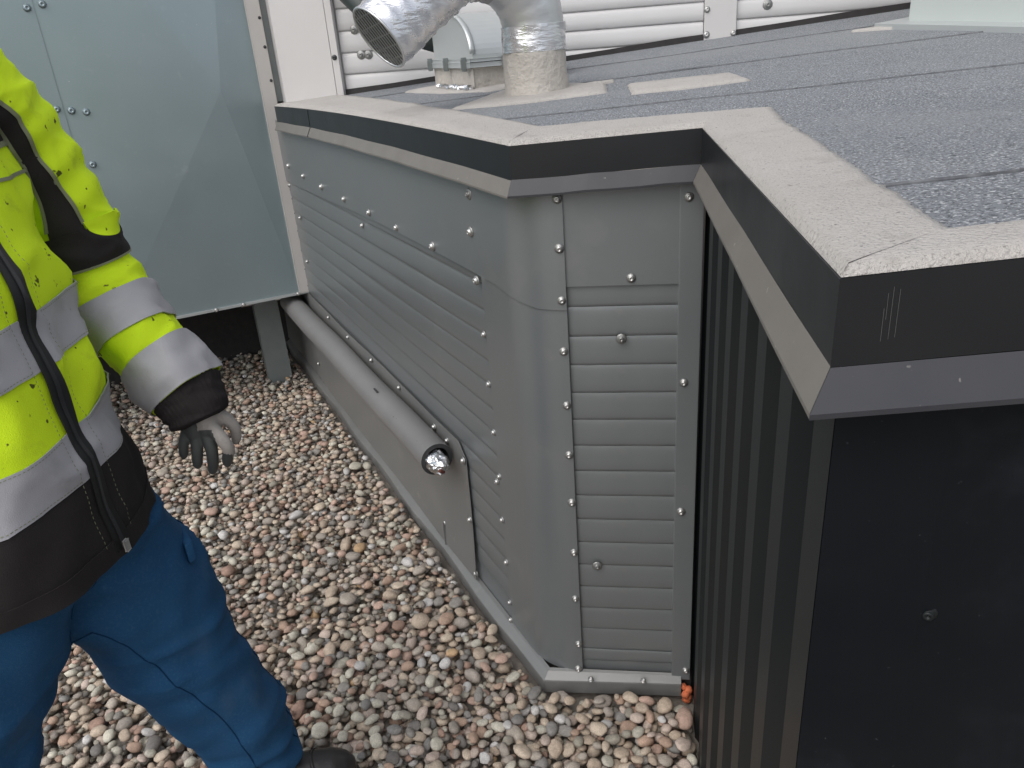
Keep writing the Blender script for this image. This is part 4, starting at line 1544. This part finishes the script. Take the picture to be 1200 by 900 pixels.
# stitch rows either side of the zip: small dashes, one mesh
for s_ in (-1, 1):
    bm = bmesh.new()
    z = HEM + 0.02
    while z < 1.5:
        a_ = torso(s_ * 0.135, z, 0.0062)
        b_ = torso(s_ * 0.135, z + 0.0035, 0.0062)
        d_ = (torso(s_ * 0.14, z, 0.0062) - a_).normalized()
        n_ = d_.cross((b_ - a_).normalized()) * 0.0006
        vs_ = [bm.verts.new(q) for q in (a_, a_ + d_ * 0.0011, b_ + d_ * 0.0011, b_)]
        bm.faces.new(vs_)
        z += 0.0065
    so = bm_obj("stitching", bm, M['piping'])
    so["kind"] = "stuff"
    world_parent(so, jk)

for zf in (lambda u: 0.9755 + 0.010 * math.sin(u), lambda u: 1.0365 + 0.010 * math.sin(u), lambda u: 1.1355 + 0.008 * math.sin(u), lambda u: 1.1995 + 0.008 * math.sin(u)):
    bm = bmesh.new()
    u = -1.3
    while u < 1.7:
        if abs(u) > 0.14:
            q_ = [torso(u, zf(u), 0.0060), torso(u + 0.016, zf(u + 0.016), 0.0060), torso(u + 0.016, zf(u + 0.016) + 0.001, 0.0060), torso(u, zf(u) + 0.001, 0.0060)]
            bm.faces.new([bm.verts.new(q) for q in q_])
        u += 0.026
    so = bm_obj("stitching", bm, M['piping'])
    so["kind"] = "stuff"
    world_parent(so, jk)


# sleeves
def sleeve_fn(P, rad, n=80):
    C = catmull(P, n)
    camp = V(0, 0, CAM_H)
    fr = []
    for i in range(n):
        t = (C[min(i + 1, n - 1)] - C[max(i - 1, 0)]).normalized()
        e1_ = camp - C[i]
        e1_ = (e1_ - t * e1_.dot(t)).normalized()
        e2_ = t.cross(e1_)          # towards his outer side
        fr.append((e1_, e2_, t))
    if fr[n // 2][1].dot(Vector((0.78, 0.62, 0))) < 0:
        fr = [(a_, -b_, c_) for a_, b_, c_ in fr]

    def fn(u, v, off=0.0):
        x = v * (n - 1)
        k = min(int(x), n - 2)
        f__ = x - k
        c = C[k].lerp(C[k + 1], f__)
        e1_ = fr[k][0].lerp(fr[k + 1][0], f__).normalized()
        e2_ = fr[k][1].lerp(fr[k + 1][1], f__).normalized()
        r_ = interp(v, rad[0], rad[1])
        v = min(v, 0.985)
        w = 0.008 * nz((math.cos(u) * 1.2, math.sin(u) * 1.2, v * 9)) + 0.004 * nz((math.cos(u) * 2, math.sin(u) * 2, v * 26))
        w += 0.0045 * math.sin(v * 58 + 1.6 * math.sin(u + 0.6)) * math.exp(-((v - 0.60) / 0.13) ** 2) * (0.6 - 0.4 * math.sin(u))
        w += 0.004 * math.sin(v * 80 + u * 1.2) * math.exp(-((v - 0.30) / 0.12) ** 2)
        w += 0.0060 * (1 - abs(nz((math.cos(u) * 0.9 + v * 3, math.sin(u) * 0.9, v * 9), 1.0, 3.7))) ** 5 - 0.002
        d = e1_ * math.cos(u) + e2_ * math.sin(u)
        return c + d * (r_ + w + off)
    return fn


SL = sleeve_fn([V(-0.985, 1.085, 1.515), V(-0.965, 1.135, 1.445), V(-0.932, 1.166, 1.31), V(-0.905, 1.168, 1.19), V(-0.838, 1.150, 1.085), V(-0.762, 1.126, 0.985)],
               ([0, 0.12, 0.3, 0.5, 0.6, 0.8, 0.93, 1.0], [0.072, 0.082, 0.075, 0.070, 0.069, 0.068, 0.068, 0.064]))
sl = grid_obj("sleeve", lambda u, v: SL(u, v), lin(-PI, PI, 73), lin(0, 1, 150), M['yellow'], smooth=True, thick=0.003, flip=True)
sl = pp_(sl)


def sstrip(name, m, u0f, u1f, v0, v1, off=0.0035, nu=24, nv=20, parent=sl):
    u0f = u0f if callable(u0f) else (lambda v, q=u0f: q)
    u1f = u1f if callable(u1f) else (lambda v, q=u1f: q)
    o_ = grid_obj(name, lambda k, v: SL(u0f(v) + (u1f(v) - u0f(v)) * k, v, off), lin(0, 1, nu), lin(v0, v1, nv), m, smooth=True, thick=0.002, flip=True)
    return world_parent(o_, parent)


def sring(name, m, v0f, v1f, off=0.0045):
    o_ = grid_obj(name, lambda u, k: SL(u, v0f(u) + (v1f(u) - v0f(u)) * k, off), lin(-PI, PI, 49), lin(0, 1, 10), m, smooth=True, thick=0.002, flip=True)
    return world_parent(o_, sl)


sring("reflective_band", M['silver'], lambda u: 0.692 + 0.008 * math.sin(u), lambda u: 0.800 + 0.008 * math.sin(u))
sring("reflective_band", M['silver'], lambda u: 0.872 - 0.006 * math.sin(u), lambda u: 1.0)
up = [0.0, 0.1, 0.2, 0.3, 0.40, 0.48]
ul = [-0.30, -0.12, -0.05, -0.10, -0.30, -0.45]
ur = [0.12, 0.20, 0.30, 0.20, 0.25, 0.3]
sstrip("black_stripe", M['black_cloth'], lambda v: interp(v, up, ul), lambda v: interp(v, up, ur), 0.0, 0.48)
sstrip("piping", M['piping'], lambda v: interp(v, up, ul) - 0.05, lambda v: interp(v, up, ul) + 0.02, 0.0, 0.455, 0.0055, 3, 40)
sstrip("piping", M['piping'], lambda v: interp(v, up, ur) - 0.02, lambda v: interp(v, up, ur) + 0.05, 0.0, 0.46, 0.0055, 3, 40)
# elbow patch with a rounded foot, and the yellow tongue running into it
elb = grid_obj("elbow_patch", lambda u, k: SL(u, (0.475) + ((0.602 - 0.045 * ((u - 0.4) / 1.5) ** 2) - 0.475) * k, 0.0045), lin(-0.72, 2.3, 40), lin(0, 1, 14), M['black_cloth'], smooth=True, thick=0.002, flip=True)
world_parent(elb, sl)
o_ = grid_obj("piping", lambda u, k: SL(u, (0.600 - 0.045 * ((u - 0.4) / 1.5) ** 2) + 0.008 * k, 0.0052), lin(-0.72, 2.3, 40), lin(0, 1, 3), M['piping'], smooth=True, thick=0.002, flip=True)
world_parent(o_, sl)
tng = grid_obj("yellow_tongue", lambda k, a_: SL(0.30 + 1.25 * k, 0.455 + 0.062 * a_ * math.sqrt(max(0.0, 1 - (2 * k - 1) ** 2)), 0.0058), lin(0, 1, 24), lin(0, 1, 8), M['yellow'], smooth=True, thick=0.002, flip=True)
world_parent(tng, sl)
# knitted cuff
CF = catmull([V(-0.772, 1.133, 1.000), V(-0.757, 1.122, 0.975), V(-0.742, 1.113, 0.954), V(-0.733, 1.108, 0.935)], 24)
bm = sweep(CF, [0.050, 0.055, 0.059] + [0.0625 - 0.0007 * i for i in range(19)] + [0.042, 0.032], 120, shape=lambda i, a: 1 + 0.012 * math.sin(40 * a) + 0.05 * (1 - abs(nz((math.cos(a), math.sin(a), i * 0.16), 1.2, 5.0))) ** 6 + 0.035 * nz((math.cos(a) * 2, math.sin(a) * 2, i * 0.25)) + 0.03 * math.sin(i * 0.9 + 2 * math.sin(a)) * (i / 24), cap=False)
pp_(bm_obj("cuff", bm, M['knit'], smooth=True), sl)
# far sleeve
SR = sleeve_fn([V(-0.975, 0.745, 1.465), V(-0.975, 0.69, 1.40), V(-0.995, 0.66, 1.28), V(-1.005, 0.64, 1.17), V(-0.97, 0.605, 1.06), V(-0.93, 0.58, 0.97)],
               ([0, 0.12, 0.3, 0.5, 0.8, 1.0], [0.075, 0.085, 0.08, 0.075, 0.07, 0.06]))
sr = pp_(grid_obj("sleeve", lambda u, v: SR(u, v), lin(-PI, PI, 40), lin(0, 1, 50), M['yellow'], smooth=True, thick=0.003, flip=True))
for (a_, b_) in ((0.66, 0.77), (0.85, 0.99)):
    world_parent(grid_obj("reflective_band", lambda u, k: SR(u, a_ + (b_ - a_) * k, 0.004), lin(-PI, PI, 40), lin(0, 1, 8), M['silver'], smooth=True, thick=0.002, flip=True), sr)

# glove on the hanging hand: palm and five separate fingers grown from one skeleton
hand_o = V(-0.738, 1.110, 0.948)
hz = V(0.05, -0.03, -1.0).normalized()             # down the hand
cam_dir = (V(0, 0, CAM_H) - hand_o).normalized()
hxv = V(0.80, 0.60, 0)                             # picture right
hxv = (hxv - hz * hxv.dot(hz)).normalized()
hyv = hz.cross(hxv)
if hyv.dot(cam_dir) < 0:
    hyv = -hyv


def H(x, y, z):
    """hand frame in metres: x to the picture right, y towards the viewer, z down the hand"""
    return hand_o + hxv * (x * 0.88 + 0.002) + hyv * y * 0.88 + hz * z * 0.82


bm = bmesh.new()


def finger(pts, rad, n=18, seg=14):
    P = catmull([H(*p) for p in pts], n)
    rr = [interp(i / (n - 1) * (len(pts) - 1), list(range(len(pts))), rad) for i in range(n)]
    rr = [q * 0.88 for q in rr]
    rr[-1] *= 0.62
    sweep(P, rr, seg, bm=bm)
    r_ = bmesh.ops.create_icosphere(bm, subdivisions=2, radius=rad[-1] * 0.75)
    for v_ in r_['verts']:
        v_.co = v_.co + P[-1]


# palm
finger([(0.0000, -0.0050, -0.0300), (0.0050, 0.0000, 0.0100), (0.0084, 0.0000, 0.0400), (0.0084, 0.0000, 0.0580)], [0.0266, 0.0266, 0.0246, 0.0164])
finger([(-0.0101, -0.0100, -0.0200), (-0.0152, -0.0075, 0.0200), (-0.0186, -0.0075, 0.0500)], [0.0225, 0.0235, 0.0164])
# index (bent, pale back, nearest), middle, ring, little, thumb
finger([(0.0119, 0.0150, 0.0280), (0.0236, 0.0325, 0.0580), (0.0303, 0.0300, 0.0840), (0.0253, 0.0100, 0.1120), (0.0228, -0.0025, 0.1300)], [0.0139, 0.0133, 0.0125, 0.0113, 0.0099])
finger([(0.0000, 0.0050, 0.0420), (0.0008, 0.0125, 0.0760), (-0.0017, 0.0075, 0.1040), (-0.0050, -0.0050, 0.1280), (-0.0076, -0.0150, 0.1420)], [0.0131, 0.0123, 0.0116, 0.0109, 0.0096])
finger([(-0.0169, -0.0050, 0.0400), (-0.0236, -0.0025, 0.0740), (-0.0287, -0.0075, 0.1000), (-0.0312, -0.0175, 0.1200)], [0.0125, 0.0118, 0.0111, 0.0098])
finger([(-0.0287, -0.0150, 0.0280), (-0.0422, -0.0175, 0.0560), (-0.0481, -0.0225, 0.0780), (-0.0506, -0.0300, 0.0940)], [0.0114, 0.0106, 0.0100, 0.0090])
finger([(0.0186, 0.0000, 0.0000), (0.0405, 0.0025, 0.0220), (0.0540, 0.0000, 0.0500), (0.0540, -0.0050, 0.0740), (0.0506, -0.0100, 0.0880)], [0.0143, 0.0133, 0.0119, 0.0109, 0.0094])
gl = remeshed(bm, 0.0024, 2, "glove", M['glove_back'])
gl.data.materials.append(M['glove_dip'])
idx = []
for p in gl.data.polygons:
    q = p.center - hand_o
    x, y, z = (q.dot(hxv) - 0.002) / 0.88, q.dot(hyv) / 0.88, q.dot(hz) / 0.82
    dark = (x < 0.009 + 0.1 * (z - 0.03) and z > 0.030) or (z > 0.088 + 0.5 * (x - 0.02) and x < 0.034) or (x < -0.014)
    if x > 0.040 and z < 0.10:
        dark = False
    idx.append(1 if dark else 0)
gl.data.polygons.foreach_set("material_index", idx)
pp_(gl)

# boots
def boot(heel, toe, ankle):
    d = (toe - heel)
    L_ = d.length
    ex = d.normalized()
    ey = EZ.cross(ex)
    bm_ = bmesh.new()
    st = [(-0.01, 0.034, 0.075), (0.04, 0.041, 0.095), (0.09, 0.043, 0.098), (0.13, 0.045, 0.082), (0.17, 0.049, 0.072), (0.21, 0.052, 0.066), (0.245, 0.049, 0.060), (0.272, 0.038, 0.050), (0.288, 0.018, 0.036)]
    rings_ = []
    for (x, w, h) in st:
        h = h * 1.22
        ring = []
        for k in range(20):
            a_ = 2 * PI * k / 20
            yy = math.cos(a_) * w
            zz = math.sin(a_)
            zz = 0.018 + h * (max(zz, 0) ** 0.8) if zz > 0 else 0.018 + 0.012 * zz
            ring.append(bm_.verts.new(heel + ex * (x * L_ / 0.285) + ey * yy + EZ * zz))
        rings_.append(ring)
    for a_, b_ in zip(rings_, rings_[1:]):
        for k in range(20):
            bm_.faces.new((a_[k], a_[(k + 1) % 20], b_[(k + 1) % 20], b_[k]))
    bm_.faces.new(rings_[0][::-1]); bm_.faces.new(rings_[-1])
    sweep([ankle + EZ * 0.10, ankle + EZ * 0.02, ankle - EZ * 0.03], [0.055, 0.052, 0.045], 20, bm=bm_)
    b_ = remeshed(bm_, 0.005, 4, "boot", M['boot'])
    b_ = pp_(b_)
    bm_ = bmesh.new()
    so_, si_ = [], []
    outl = [(-0.016, 0.0)] + [(x, w + 0.004) for (x, w, h) in st] + [(0.296, 0.0)] + [(x, -w - 0.004) for (x, w, h) in reversed(st)]
    lo = [bm_.verts.new(heel + ex * (x * L_ / 0.285) + ey * y - EZ * 0.006) for x, y in outl]
    hi = [bm_.verts.new(heel + ex * (x * L_ / 0.285) + ey * y + EZ * 0.020) for x, y in outl]
    n_ = len(outl)
    bm_.faces.new(lo[::-1]); bm_.faces.new(hi)
    for k in range(n_):
        bm_.faces.new((lo[k], lo[(k + 1) % n_], hi[(k + 1) % n_], hi[k]))
    pp_(bm_obj("sole", bm_, M['sole']), b_)
    bm_ = bmesh.new()
    def top_at(x_, y_):
        w_ = interp(x_, [q[0] for q in st], [q[1] for q in st])
        h_ = interp(x_, [q[0] for q in st], [q[2] for q in st]) * 1.22
        return 0.018 + h_ * max(0.0, 1 - (y_ / w_) ** 2) ** 0.4
    for off_ in (0.0, 0.006):
        pts_ = [heel + ex * ((0.205 + off_ - 0.010 * math.cos(t_ * 1.4)) * L_ / 0.285) + ey * (0.047 * math.sin(t_)) + EZ * (top_at(0.205, 0.047 * math.sin(t_)) - 0.0005) for t_ in lin(-1.45, 1.45, 24)]
        sweep(pts_, 0.0016, 6, bm=bm_)
    for k in range(4):
        x = 0.098 + 0.018 * k
        z_ = 0.018 + interp(x, [q[0] for q in st], [q[2] for q in st]) * 1.22 + 0.002
        c_ = heel + ex * x
        sweep([c_ - ey * 0.026 + EZ * (z_ - 0.012), c_ + EZ * z_, c_ + ey * 0.026 + EZ * (z_ - 0.012)], 0.0025, 6, bm=bm_)
    pp_(bm_obj("laces", bm_, M['knit']), b_)


boot(V(-0.885, 1.050, 0.0), V(-0.617, 1.158, 0.0), V(-0.815, 1.077, 0.10))
boot(V(-1.11, 0.67, 0.0), V(-0.83, 0.635, 0.0), V(-1.03, 0.66, 0.10))

# felled seams: strips laid on the trouser legs by snapping to the cloth
from mathutils.bvhtree import BVHTree
tb = BVHTree.FromPolygons([v_.co.copy() for v_ in tr.data.vertices], [tuple(p.vertices) for p in tr.data.polygons])


def seam(pts, n=60, w=0.0022):
    P = catmull([Vector(p) for p in pts], n)
    Q = []
    for p in P:
        hit = tb.find_nearest(p)
        Q.append(hit[0] + hit[1] * 0.0006)
    for _ in range(6):
        Q = [Q[0]] + [(a_ + b_ * 2 + c_) / 4 for a_, b_, c_ in zip(Q, Q[1:], Q[2:])] + [Q[-1]]
    Q = [tb.find_nearest(q)[0] + tb.find_nearest(q)[1] * 0.0004 for q in Q]
    bm_ = sweep(Q, w, 6)
    world_parent(bm_obj("seam", bm_, M['blue_seam'], smooth=True), tr)


seam([(-0.86, 0.79, 0.74), (-0.83, 0.84, 0.66), (-0.785, 0.90, 0.52), (-0.755, 0.97, 0.36), (-0.735, 1.01, 0.14)], w=0.0012)
seam([(-0.79, 0.845, 0.86), (-0.80, 0.835, 0.80), (-0.83, 0.825, 0.74)], w=0.0012)
seam([(-0.88, 1.08, 0.80), (-0.79, 1.13, 0.62), (-0.75, 1.13, 0.46), (-0.72, 1.13, 0.15)], w=0.0012)
# cargo pocket flap on the outer thigh
bm = bmesh.new()
frame_box(bm, V(-0.795, 1.062, 0.715), V(0.55, -0.6, 0.1).normalized(), V(0.45, 0.85, 0.1).normalized(), EZ, -0.05, 0.05, -0.012, 0.003, -0.02, 0.02, 0.003)
pp_(bm_obj("pocket_flap", bm, M['blue'], smooth=True), tr)
